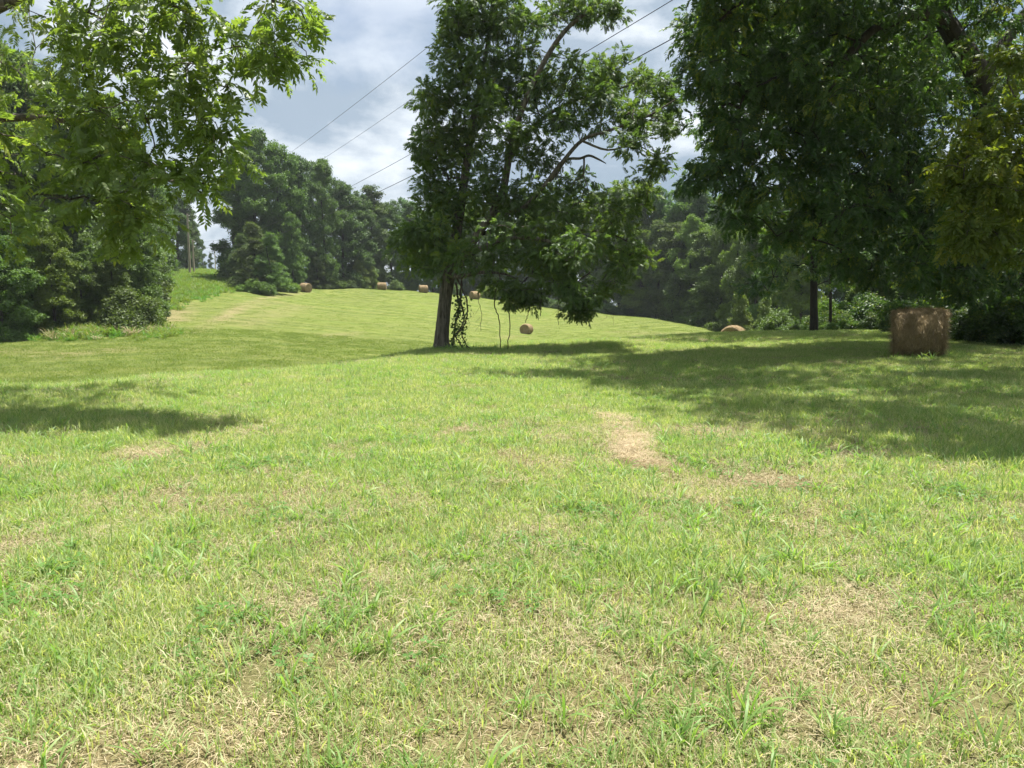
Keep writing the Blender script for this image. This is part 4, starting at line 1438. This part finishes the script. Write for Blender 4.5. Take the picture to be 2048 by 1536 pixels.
def plant(kind, px, Y, top, mat, label, group, wide=1.0, h=None, bark='bark_dark', v=None, dz=0.0):
    """A woodland tree at photo column px and distance Y whose top reaches photo row `top`."""
    global n_tree
    n_tree += 1
    r = random.Random(n_tree * 13 + 5)
    fam = PR[kind]
    i = r.randrange(len(fam)) if v is None else v
    td, cd, H = fam[i]
    key = (kind, i, mat)
    if key not in VAR:
        for d_ in (td, cd):
            if not d_.materials:
                d_.materials.append(None)
        VAR[key] = (td, cd)
    t2, c2 = VAR[key]
    p = at(px, Y)
    if h is None:
        h = P(px, top, Y)[2] - p[2]
    s = h / H
    w = s ** .6 * wide * r.uniform(.9, 1.1) if kind not in ('shrub', 'sapling', 'cedar') else s * wide * r.uniform(.9, 1.15)
    e = empty(NAMES[kind], (p[0], p[1], p[2] - .1 + dz), r.uniform(0, 6.28))
    e.scale = (w, w, s)
    tag(e, label, CATS.get(kind, 'tree'), group)
    for nm, d in (('trunk', t2), ('foliage', c2)):
        o = bpy.data.objects.new(nm, d)
        COL.objects.link(o)
        o.parent = e
        o.material_slots[0].link = 'OBJECT'
        o.material_slots[0].material = M[mat] if nm == 'foliage' else M[bark]
        if nm == 'foliage':
            o['kind'] = 'stuff'
    return e


ORD = ['first', 'second', 'third', 'fourth', 'fifth', 'sixth', 'seventh', 'eighth', 'ninth', 'tenth', 'eleventh', 'twelfth',
       'thirteenth', 'fourteenth', 'fifteenth', 'sixteenth', 'seventeenth', 'eighteenth', 'nineteenth', 'twentieth']

# wood left of the pole gap
GW = 'trees of the wood left of the pole gap'
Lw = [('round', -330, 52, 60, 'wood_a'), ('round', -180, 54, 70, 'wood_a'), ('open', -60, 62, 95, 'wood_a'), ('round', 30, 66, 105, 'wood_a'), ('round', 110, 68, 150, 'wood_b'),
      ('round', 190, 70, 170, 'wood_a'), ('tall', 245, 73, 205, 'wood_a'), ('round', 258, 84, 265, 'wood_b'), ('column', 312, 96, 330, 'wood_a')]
for i, (k, px, Y, top, mt) in enumerate(Lw):
    plant(k, px, Y, top, mt, f'{ORD[len(Lw) - 1 - i]} tall front tree left of the pole gap, counted from the gap', GW, 1.05)
for i, (px, Y, top) in enumerate(((320, 108, 370), (330, 120, 380), (338, 132, 392))):
    plant('column', px, Y, top, 'wood_c' if i == 0 else 'wood_a', f'{ORD[i]} slender tree along the left side of the pole gap, going in', 'trees lining the left side of the gap', 1.0)
for i, (px, Y, top) in enumerate(((362, 150, 385), (380, 160, 402), (392, 175, 425), (402, 195, 458), (412, 215, 482), (428, 240, 508), (458, 250, 500), (452, 225, 488))):
    plant('column', px, Y, top, 'wood_b', f'{ORD[i]} dark tree behind the utility poles, going away', 'far trees behind the poles', (1.1, 1.1, .8, .7, .7, .7, .7, .7)[i])
plant('cedar', 62, 54, 425, 'wood_c', 'light green bushy tree standing forward of the left wood at the mown edge', 'tree', 1.25)
plant('cedar', -40, 52, 470, 'cedar', 'low cedar at the far left end of the left wood edge', 'trees at the left wood edge', 1.3)
plant('cedar', 130, 57, 500, 'cedar', 'dull green cedar right of the light bushy tree at the left wood edge', 'trees at the left wood edge', 1.1)
plant('cedar', 190, 60, 470, 'wood_a', 'dark bushy tree behind the pale weed thicket', 'trees at the left wood edge', 1.1)
plant('round', 268, 60, 430, 'wood_a', 'dense leafy bush tree forming the corner of the left wood', 'trees at the left wood edge', .85)
plant('round', 290, 68, 420, 'wood_b', 'vine covered tree at the mouth of the gap, left side', 'trees at the left wood edge', .75)
plant('column', 308, 80, 415, 'wood_c', 'sunlit leafy column beside the rough grass at the gap, left side', 'trees at the left wood edge', .95)
plant('round', 4, 50, 440, 'wood_a', 'leafy mass tree hanging low left of the light bushy tree', 'trees at the left wood edge', .8)
plant('round', 112, 53, 455, 'wood_c', 'light green tree between the light bushy tree and the dull cedar', 'trees at the left wood edge', .7)
plant('round', 168, 55, 500, 'wood_a', 'green bushy tree right behind the pale weeds, left of the corner tree', 'trees at the left wood edge', .7)
plant('round', 232, 56, 470, 'wood_a', 'tall leafy tree between the weeds and the corner bush tree', 'trees at the left wood edge', .75)
for i, (px, Y, top) in enumerate(((10, 52, 600), (90, 53, 610), (215, 56, 590), (262, 55, 560), (290, 57, 575), (308, 63, 590), (322, 72, 590))):
    plant('shrub', px, Y, top, 'wood_a' if i % 2 else 'wood_c', f'{ORD[i]} leafy shrub along the foot of the left wood, going toward the gap', 'shrubs at the foot of the left wood', 1.1)

# wood right of the pole gap, behind the hill
GR = 'trees of the wood behind the hay hill'
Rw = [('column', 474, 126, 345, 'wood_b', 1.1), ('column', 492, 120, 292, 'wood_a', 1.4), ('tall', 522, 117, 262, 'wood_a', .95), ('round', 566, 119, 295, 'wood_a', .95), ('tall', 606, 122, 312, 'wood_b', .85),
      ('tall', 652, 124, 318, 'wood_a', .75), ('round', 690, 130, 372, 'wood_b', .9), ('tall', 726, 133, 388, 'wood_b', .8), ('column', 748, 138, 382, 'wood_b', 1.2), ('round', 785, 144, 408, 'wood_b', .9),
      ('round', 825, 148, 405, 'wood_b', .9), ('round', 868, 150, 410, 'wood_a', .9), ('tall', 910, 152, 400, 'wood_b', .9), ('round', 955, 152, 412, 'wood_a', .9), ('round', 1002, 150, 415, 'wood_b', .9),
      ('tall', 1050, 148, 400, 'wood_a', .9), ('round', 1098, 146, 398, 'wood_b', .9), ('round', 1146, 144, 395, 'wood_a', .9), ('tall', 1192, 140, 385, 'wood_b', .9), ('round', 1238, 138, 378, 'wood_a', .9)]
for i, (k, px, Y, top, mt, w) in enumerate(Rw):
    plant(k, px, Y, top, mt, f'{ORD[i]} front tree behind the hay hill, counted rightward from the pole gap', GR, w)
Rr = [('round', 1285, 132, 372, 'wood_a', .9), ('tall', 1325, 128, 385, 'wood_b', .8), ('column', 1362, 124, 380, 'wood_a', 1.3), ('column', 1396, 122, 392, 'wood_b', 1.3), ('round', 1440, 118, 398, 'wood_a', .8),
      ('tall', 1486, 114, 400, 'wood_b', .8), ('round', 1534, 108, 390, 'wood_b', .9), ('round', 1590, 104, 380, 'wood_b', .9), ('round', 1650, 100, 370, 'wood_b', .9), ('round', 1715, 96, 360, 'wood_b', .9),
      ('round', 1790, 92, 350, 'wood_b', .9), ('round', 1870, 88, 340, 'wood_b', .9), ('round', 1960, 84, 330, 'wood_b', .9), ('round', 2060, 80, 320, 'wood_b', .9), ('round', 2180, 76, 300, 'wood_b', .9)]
for i, (k, px, Y, top, mt, w) in enumerate(Rr):
    plant(k, px, Y, top, mt, f'{ORD[i]} tree in the hollow right of the leaning tree, counted away from it', 'trees in the hollow beyond the terrace', w)
# rows behind: nothing tells these apart
for j, px in enumerate(range(500, 1500, 62)):
    Y = 152 + 8 * math.sin(j * 1.7)
    plant('round' if j % 2 else 'tall', px + 8, Y + 14, 330 if px < 640 else 402 + 6 * math.sin(j * 2.1), 'wood_b', 'dark tree in the back row of the wood behind the hay hill', 'back row of the wood', .9)
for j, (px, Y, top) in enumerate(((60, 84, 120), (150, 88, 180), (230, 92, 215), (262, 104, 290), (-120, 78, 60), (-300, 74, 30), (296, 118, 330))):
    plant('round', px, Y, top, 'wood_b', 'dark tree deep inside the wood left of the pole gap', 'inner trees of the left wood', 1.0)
# edge growth in front of the far wood
for i, (k_, px, Y, top, w_) in enumerate((('column', 1282, 127, 470, 1.4), ('tall', 1312, 124, 440, .8), ('column', 1345, 120, 455, 1.4), ('round', 1378, 117, 430, .75), ('column', 1408, 112, 470, 1.4),
                                         ('round', 1440, 106, 445, .75), ('tall', 1472, 101, 460, .8), ('round', 1508, 96, 440, .8), ('tall', 1550, 90, 450, .8), ('round', 1600, 84, 440, .8))):
    plant(k_, px, Y, top, 'wood_a' if i % 3 else 'wood_c', f'{ORD[i]} lower leafy tree at the end of the mown hill, counted from the leaning tree', 'front trees in the hollow', w_)
E = [('cedar', 488, 110, 470, 'cedar', 1.0, 'dark cedar at the right corner of the pole gap'),
     ('cedar', 512, 103, 448, 'wood_a', 1.15, 'pointed bushy tree at the corner of the far wood beside the brown track'),
     ('cedar', 545, 102, 468, 'wood_a', 1.1, 'light green bushy tree right of the pointed one, above the brown track'),
     ('shrub', 508, 100, 550, 'wood_c', 1.2, 'low bright shrub at the top end of the brown track'),
     ('shrub', 530, 99, 552, 'wood_a', 1.1, 'low shrub between the two bushy trees and the brown track'),
     ('shrub', 572, 108, 548, 'wood_c', 1.1, 'shrub just left of the tilted bale on the hill'),
     ('round', 590, 116, 430, 'wood_a', .55, 'rounded mid height tree behind the tilted bale'),
     ('cedar', 640, 122, 490, 'cedar', 1.1, 'dull green bush tree right of the tilted bale'),
     ('shrub', 660, 124, 545, 'wood_a', 1.5, 'wide shrub between the first and second bale on the hill'),
     ('sapling', 720, 130, 508, 'wood_c', 1.1, 'bright pointed sapling left of the second bale on the hill'),
     ('sapling', 748, 132, 535, 'wood_c', 1.1, 'small bright sapling just left of the second bale'),
     ('shrub', 690, 128, 545, 'cedar', 1.5, 'dull shrub left of the bright pointed sapling'),
     ('shrub', 792, 138, 555, 'wood_a', 1.3, 'low shrub between the second and third bale'),
     ('shrub', 825, 146, 560, 'wood_c', 1.2, 'low light shrub just left of the third bale'),
     ('shrub', 975, 138, 560, 'wood_c', 1.3, 'pale green shrub right of the fourth bale behind the leaning tree'),
     ('shrub', 905, 146, 560, 'wood_a', 1.3, 'shrub behind the trunk of the leaning tree on the skyline of the hill'),
     ('sapling', 1346, 116, 552, 'wood_a', 1.1, 'pointed young tree at the far hill edge, left of the taller one'),
     ('sapling', 1418, 108, 540, 'wood_a', 1.25, 'taller pointed young tree beyond the end of the mown hill'),
     ('sapling', 1478, 84, 590, 'wood_c', 1.0, 'light young tree behind the half hidden bale'),
     ('sapling', 1530, 76, 600, 'wood_c', 1.0, 'light leafy young tree right of the half hidden bale'),
     ('shrub', 1375, 112, 615, 'wood_a', 1.4, 'low shrub at the shoulder of the mown hill, left of the taller pointed tree'),
     ('shrub', 1310, 128, 600, 'wood_b', 1.4, 'shrub in shade under the end of the leaning tree crown'),
     ('shrub', 1450, 96, 625, 'wood_a', 1.2, 'shrub right behind the half hidden bale'),
     ('shrub', 1560, 66, 600, 'wood_a', 1.1, 'leafy shrub left of the straight dark trunk'),
     ('shrub', 1600, 60, 610, 'wood_b', 1.1, 'dark shrub directly behind the straight dark trunk'),
     ('shrub', 1685, 47, 570, 'wood_a', 1.1, 'leafy shrub filling the space right of the thin young tree'),
     ('shrub', 1738, 43, 565, 'dark', 1.1, 'dark leafy shrub between thin young tree and large bale'),
     ('sapling', 1715, 52, 560, 'wood_c', 1.2, 'light green bush glowing between dark trunks left of the large bale'),
     ('sapling', 1760, 50, 545, 'wood_a', 1.2, 'leafy bush close behind the left corner of the large bale')]
for k, px, Y, top, mt, w, lab in E:
    plant(k, px, Y, top, mt, lab, 'edge growth of the far wood' if Y > 90 else 'young growth beyond the terrace', w)
for i, px in enumerate(range(1090, 1300, 42)):
    plant('shrub', px, 134 - i, 585 + 4 * i, 'wood_b', f'{ORD[i]} dark skyline shrub under the leaning tree crown, counted from its vines', 'shrubs on the hill skyline', 1.4)
# shade undergrowth behind the large bale
U = [(1590, 38, 640), (1640, 37, 632), (1690, 36, 622), (1745, 35, 610), (1800, 33, 596), (1860, 31, 585), (1905, 28.5, 570), (1950, 26, 580), (1995, 25, 560), (2040, 24.5, 560), (2110, 24, 540), (2200, 24, 520), (1660, 39, 600), (1880, 29.5, 540), (2000, 27, 520)]
for i, (px, Y, top) in enumerate(U):
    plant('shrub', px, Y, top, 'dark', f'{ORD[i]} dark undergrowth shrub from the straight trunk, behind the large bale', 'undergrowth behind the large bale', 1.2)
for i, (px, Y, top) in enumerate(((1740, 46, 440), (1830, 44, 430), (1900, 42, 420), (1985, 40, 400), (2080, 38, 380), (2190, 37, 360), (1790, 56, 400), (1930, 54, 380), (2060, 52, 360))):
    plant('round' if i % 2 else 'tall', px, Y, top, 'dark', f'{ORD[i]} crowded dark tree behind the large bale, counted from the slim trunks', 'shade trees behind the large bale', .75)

# pale weed thicket at the foot of the left wood
rg = np.random.default_rng(77)
n = 520
c0 = ground_at(185, 668)
x = c0[0] + rg.normal(0, 1.8, n)
y = c0[1] + rg.normal(0, 1.3, n)
wsrc = [tuft(61, 40, (.4, 1.1), (.025, .05),   .25, 'mown'), tuft(62, 30, (.4, .9), (.03, .05), .3, 'thatch'), tuft(63, 40, (.3, .9), (.03, .06), .3, 'clover')]
scatter('weeds', x, y, wsrc, rg.uniform(.5, 1.1, n), 'pale tangle of tall weeds in front of the left wood', 'weeds', .15)
x = rng.uniform(-.72, -.42, 2600)
y = rng.uniform(46, 58, 2600)
k = rng.uniform(0, 1, 2600) < np.clip((y - 49.5 + (fbm(x * 40, y * .3, 66, 3) - .5) * 8) / 4, 0, 1) * np.clip((-.42 - x) / .03, 0, 1)
x, y = x[k], y[k]
scatter('weeds', x * y, y, wsrc[::2], rng.uniform(.25, .7, len(x)), 'knee high weeds edging the mown field at the left wood', 'weeds', .15)


# ------------------------------------------------------------------ hay bales
m, t, out = new_mat('rolled_hay')
M['roll'] = m
c = t.nodes.new('ShaderNodeTexCoord')
n1 = noise(t, c.outputs['Object'], 13, 6, .8, 1.2, sc3=(2.2, 1, 1))
n2 = noise(t, c.outputs['Object'], 60, 4, .7, .4)
n3 = noise(t, c.outputs['Object'], 2.2, 3, .6)
col = mixc(t, ramp(t, n1, [(.3, 0.0), (.7, 1.0)]), (.065, .046, .025), (.28, .21, .11))
col = mixc(t, mth(t, 'MULTIPLY', n2, .6), col, (.44, .335, .20))
col = mixc(t, mth(t, 'MULTIPLY', ramp(t, n3, [(.45, 0.0), (.7, 1.0)]), .5), col, (.13, .085, .045))
pb = t.nodes.new('ShaderNodeBsdfPrincipled')
pb.inputs['Roughness'].default_value = .95
pb.inputs['Specular IOR Level'].default_value = .1
t.links.new(col, pb.inputs['Base Color'])
bp = t.nodes.new('ShaderNodeBump')
bp.inputs['Strength'].default_value = 1.0
bp.inputs['Distance'].default_value = .04
t.links.new(mth(t, 'ADD', n1, mth(t, 'MULTIPLY', n2, .6)), bp.inputs['Height'])
t.links.new(bp.outputs[0], pb.inputs['Normal'])
t.links.new(pb.outputs[0], out.inputs[0])


def bale_meshes(seed, rad, wid, na, nw, strands, lump=.035):
    g = np.random.default_rng(seed)
    th = np.linspace(0, 2 * math.pi, na, endpoint=False)
    xs = np.linspace(-wid / 2, wid / 2, nw)
    T, X = np.meshgrid(th, xs)
    e = np.clip((np.abs(X) - (wid / 2 - .10)) / .10, 0, 1)
    r = rad - .07 * e ** 2.2
    r = r + (fbm(X * 3.2 + seed, T * 2.2, seed, 4) - .5) * lump * 2 + (fbm(X * 22, T * 1.6 + 7, seed + 3, 3) - .5) * lump * .9 + g.normal(0, lump * .08, r.shape)
    Yc, Zc = np.cos(T) * r, np.sin(T) * r

    def settle(y, z):
        low = -rad * .93
        z2 = np.where(z < low, low - (low - z) * .15, z)
        y2 = y * (1 + .05 * np.clip(-z / rad, 0, 1))
        return y2, z2 + rad * .94
    Yc, Zc = settle(Yc, Zc)
    V = np.stack([X, Yc, Zc], -1).reshape(-1, 3)
    i = (np.arange(nw - 1) * na)[:, None]
    j = np.arange(na)[None]
    jn = (j + 1) % na
    q = np.stack([i + j, i + na + j, i + na + jn, i + jn], -1).reshape(-1, 4)
    roll = mesh_obj('roll', V, q, M['roll'], link=False, smooth=True)
    ends = []
    for s in (-1, 1):
        nr = max(6, nw // 2)
        rr = np.linspace(1, 0.02, nr)
        ring = (V.reshape(nw, na, 3))[0 if s < 0 else -1]
        cen = np.array([s * wid / 2, 0, rad * .94])
        G = cen + (ring - cen)[None] * rr[:, None, None]
        spiral = np.sin(rr[:, None] * rad * 2 * math.pi / .085 + th[None])
        G[..., 0] = s * wid / 2 + s * (.022 * spiral + (fbm(rr[:, None] * 9 + 0 * th[None], th[None] * 3 + 0 * rr[:, None], seed + 9, 3) - .5) * .06) * (rr[:, None] < .999)
        G = G.reshape(-1, 3)
        i = (np.arange(nr - 1) * na)[:, None]
        qq = np.stack([i + j, i + jn, i + na + jn, i + na + j], -1).reshape(-1, 4)
        if s < 0:
            qq = qq[:, ::-1]
        ends.append(mesh_obj('end_face', G, qq, M['roll'], link=False, smooth=True))
    # loose strands lying round the roll, some sticking out
    n = strands
    a = g.uniform(0, 2 * math.pi, n)
    x = g.uniform(-wid / 2, wid / 2, n)
    L = g.uniform(.10, .34, n)
    segs = 4
    s = np.linspace(-.5, .5, segs + 1)
    hd = g.normal(0, .55, n)
    A = a[:, None] + s[None] * (L * np.cos(hd))[:, None] / rad
    XX = x[:, None] + s[None] * (L * np.sin(hd))[:, None] + g.normal(0, .012, (n, segs + 1))
    XX = np.clip(XX, -wid / 2 - .05, wid / 2 + .05)
    e = np.clip((np.abs(XX) - (wid / 2 - .10)) / .10, 0, 1)
    off = np.abs(g.normal(0, .012, n))[:, None] + np.where(g.uniform(0, 1, n) < .18, g.uniform(.02, .09, n), 0)[:, None] * (s[None] + .5) ** 2 + .012
    RR = rad - .07 * e ** 2.2 + off + (fbm(XX * 3.2 + seed, A % 6.283 * 2.2, seed, 4) - .5) * lump * 2
    w = np.where(g.uniform(0, 1, n) < .15, g.uniform(.005, .009, n), g.uniform(.0025, .005, n))[:, None]
    yy, zz_ = settle(np.cos(A) * RR, np.sin(A) * RR)
    p = np.stack([XX, yy, zz_], -1)
    wv_ = np.stack([w + 0 * XX, 0 * XX, 0 * XX], -1) + unit(g.normal(0, 1, (n, 1, 3))) * w[..., None] * .8
    VV = np.stack([p - wv_ / 2, p + wv_ / 2], 2).reshape(-1, 3)
    k = (np.arange(n) * (segs + 1) * 2)[:, None]
    ii = (np.arange(segs) * 2)[None]
    qs = np.stack([k + ii, k + ii + 1, k + ii + 3, k + ii + 2], -1).reshape(-1, 4)
    # shaggy fringe along both rims, hanging down
    st = mesh_obj('loose_straw', VV, qs, M['bale_straw'], link=False, attrs={'rnd': ('FACE', np.repeat(g.uniform(0, 1, n), segs))})
    nf = strands // 4
    sd_ = g.choice([-1, 1], nf)
    a = g.uniform(-.75, math.pi + .75, nf)
    r0 = rad - g.uniform(0, .25, nf) ** 1.5
    y0, z0 = settle(np.cos(a) * r0, np.sin(a) * r0)
    base = np.stack([sd_ * (wid / 2 - .01), y0, z0], 1)
    Lf = g.uniform(.06, .26, nf)
    heading = np.where(sd_ > 0, 0, math.pi) + g.normal(0, .8, nf)
    Vf, qf, fi = ribbons(nf, base, heading, Lf, g.uniform(.003, .006, nf), g.uniform(-.6, .5, nf), g.uniform(.9, 2.0, nf), 4, g, .4)
    fr = mesh_obj('rim_straw', Vf, qf, M['bale_straw'], link=False, attrs={'rnd': ('FACE', g.uniform(0, 1, nf)[fi])})
    return roll, ends, st, fr


BM = {'big': bale_meshes(3, .63, 1.13, 150, 56, 13000, .045), 'far': bale_meshes(5, .66, 1.40, 48, 16, 700, .03)}


def bale(kind, p, rz, label, scale=(1, 1, 1), tilt=0.0):
    root = empty('hay_bale', (p[0], p[1], p[2] - .03), rz)
    root.rotation_euler = (0, tilt, rz)
    root.scale = scale
    tag(root, label, 'hay bale', 'round hay bales')
    roll, ends, st, fr = BM[kind]
    for o, nm in ((roll, 'roll'), (ends[0], 'end_face'), (ends[1], 'end_face'), (st, 'loose_straw'), (fr, 'rim_straw')):
        c = bpy.data.objects.new(nm, o.data)
        COL.objects.link(c)
        c.parent = root
        if 'straw' in nm:
            c['kind'] = 'stuff'
    return root


g = ground_at(1837, 713)
bale('big', g, math.radians(-29), 'large shaggy round bale seen side on in the shade of the great tree', tilt=math.radians(-1.5))
for px, py, rz, lab, sc in (
    (1466, 0, 62, 'half hidden round bale beyond the crest of the terrace, only its top showing', 1.05),
    (1053, 668, 68, 'round bale alone in the dip right of the leaning tree trunk, its end toward us', .95),
    (950, 594, 40, 'round bale on the hill right behind the trunk of the leaning tree', 1.0),
    (848, 585, 15, 'round bale on the hill just left of the trunk of the leaning tree', 1.0),
    (766, 578, 3, 'round bale standing side on at the wood edge near the bright saplings', 1.0),
    (611, 584, -38, 'straw pale tilted bale on the hill nearest the pole gap', 1.0)):
    if px == 1466:
        q = at(px, 47)
    elif px == 950:
        q = at(px, 127)
    elif px == 766:
        q = at(px, 130)
    elif px == 848:
        q = at(px, 131)
    else:
        q = ground_at(px, py)
    print('BALE', px, [round(float(v), 1) for v in q])
    bale('far', q, math.radians(rz), lab, (sc, sc, sc), math.radians(4 if px == 611 else 0))

# ------------------------------------------------------------------ poles and wires
def pole(px, Y, top, rad, lab, arm=True):
    p = at(px, Y)
    h = P(px, top, Y)[2] - p[2]
    root = empty('utility_pole', (p[0], p[1], p[2]))
    tag(root, lab, 'pole', 'utility poles in the gap')
    V, q = tube(np.array([[0, 0, -.3], [0, 0, h * .5], [0, 0, h]]), [rad, rad * .85, rad * .7], 12)
    mesh_obj('shaft', V, q, M['pole'], root, smooth=True)
    V, q = tube(np.array([[0, 0, h - .02], [0, 0, h + .02], [0, 0, h + .03]]), [rad * .72, rad * .72, .01], 12)
    mesh_obj('cap', V, q, M['pole'], root)
    for k, dz_ in enumerate((0.25, 1.1)):
        V, q = tube(np.array([[rad * .6, 0, h - dz_], [rad + .08, 0, h - dz_], [rad + .16, 0, h - dz_ + .02], [rad + .22, 0, h - dz_]]), [.03, .06, .07, .03], 8)
        mesh_obj('insulator', V, q, M['insul'], root, smooth=True)
    return np.array([p[0], p[1], p[2] + h])


m, t, out = new_mat('insulator')
M['insul'] = m
pb = t.nodes.new('ShaderNodeBsdfPrincipled')
pb.inputs['Base Color'].default_value = (.35, .34, .32, 1)
pb.inputs['Roughness'].default_value = .3
t.links.new(pb.outputs[0], out.inputs[0])
m, t, out = new_mat('wire')
M['wire'] = m
pb = t.nodes.new('ShaderNodeBsdfPrincipled')
pb.inputs['Base Color'].default_value = (.06, .06, .065, 1)
pb.inputs['Metallic'].default_value = .5
pb.inputs['Roughness'].default_value = .5
t.links.new(pb.outputs[0], out.inputs[0])

p1 = pole(386, 128, 428, .20, 'taller grey utility pole, left one of the pair in the gap')
p2 = pole(394, 131, 480, .18, 'shorter utility pole just right of the taller one in the gap')
p3 = pole(437, 205, 502, .15, 'tiny far utility pole deep in the gap')


def wire(P1, mid, end, dend, label, rad=.012, ext=.55, dz=0.0):
    """P1 the attachment on the pole; mid, end photo points; dend distance of the end point."""
    P2 = P(*end, dend)
    u = (mid[0] - 1024) / F
    dX, dY = P2[0] - P1[0], P2[1] - P1[1]
    tt = (u * P1[1] - P1[0]) / (dX - u * dY)
    Ym = P1[1] + tt * dY
    zm = P(mid[0], mid[1], Ym)[2]
    A = np.array([[0, 0, 1], [tt * tt, tt, 1], [1, 1, 1]])
    co = np.linalg.solve(A, [P1[2], zm, P2[2]])
    s = np.linspace(0, 1 + ext, 90)
    pts = np.stack([P1[0] + s * dX, P1[1] + s * dY, co[0] * s * s + co[1] * s + co[2]], 1)
    V, q = tube(pts - P1, np.full(len(s), rad), 5)
    o = mesh_obj('power_line', V, q, M['wire'], None, smooth=True, loc=tuple(P1))
    tag(o, label, 'wire', 'overhead wires to the poles')


wire(p1 - [0, 0, .1], (600, 300), (880, 75), 27, 'highest thin wire, crossing the open sky left of the leaning tree', .008)
wire(p1 - [0, 0, 1.1], (660, 315), (870, 165), 34, 'second thin wire crossing the open sky left of the leaning tree', .008)
wire(p2 - [0, 0, .1], (703, 376), (1345, 0), 21, 'wire passing across the front of the leaning tree, upper of the two', .011)
wire(p2 - [0, 0, .9], (752, 389), (1400, 47), 21, 'thick wire passing across the leaning tree, lower of the two', .014)
for dz_, r_, lb in ((.15, .02, 'upper'), (1.1, .02, 'lower')):
    s = np.linspace(0, 1, 20)
    a_, b_ = p1 - [0, 0, dz_ + .3], p3 - [0, 0, dz_ * .6]
    pts = a_ + (b_ - a_) * s[:, None]
    pts[:, 2] -= 1.5 * 4 * s * (1 - s)
    V, q = tube(pts - a_, np.full(20, r_), 4)
    tag(mesh_obj('power_line', V, q, M['wire'], None, loc=tuple(a_)), f'{lb} wire sagging from the taller pole to the tiny far pole', 'wire', 'overhead wires to the poles')


# ------------------------------------------------------------------ air
m, t, out = new_mat('hazy_air')
pv = t.nodes.new('ShaderNodeVolumePrincipled')
pv.inputs['Color'].default_value = (.86, .93, 1.0, 1)
pv.inputs['Density'].default_value = .00022
pv.inputs['Anisotropy'].default_value = .25
t.links.new(pv.outputs[0], out.inputs['Volume'])
x0, x1, y0, y1, z0, z1 = -590, 590, -590, 590, float(Z(np.linspace(-200, 200, 41), np.full(41, 180.)).min()) - 4, 48
V = np.array([[x, y, z] for z in (z0, z1) for y in (y0, y1) for x in (x0, x1)])
q = np.array([[0, 2, 3, 1], [4, 5, 7, 6], [0, 1, 5, 4], [2, 6, 7, 3], [0, 4, 6, 2], [1, 3, 7, 5]])
tag(mesh_obj('haze', V, q, m), 'thin humid summer haze over the whole valley', 'haze', kind='stuff')
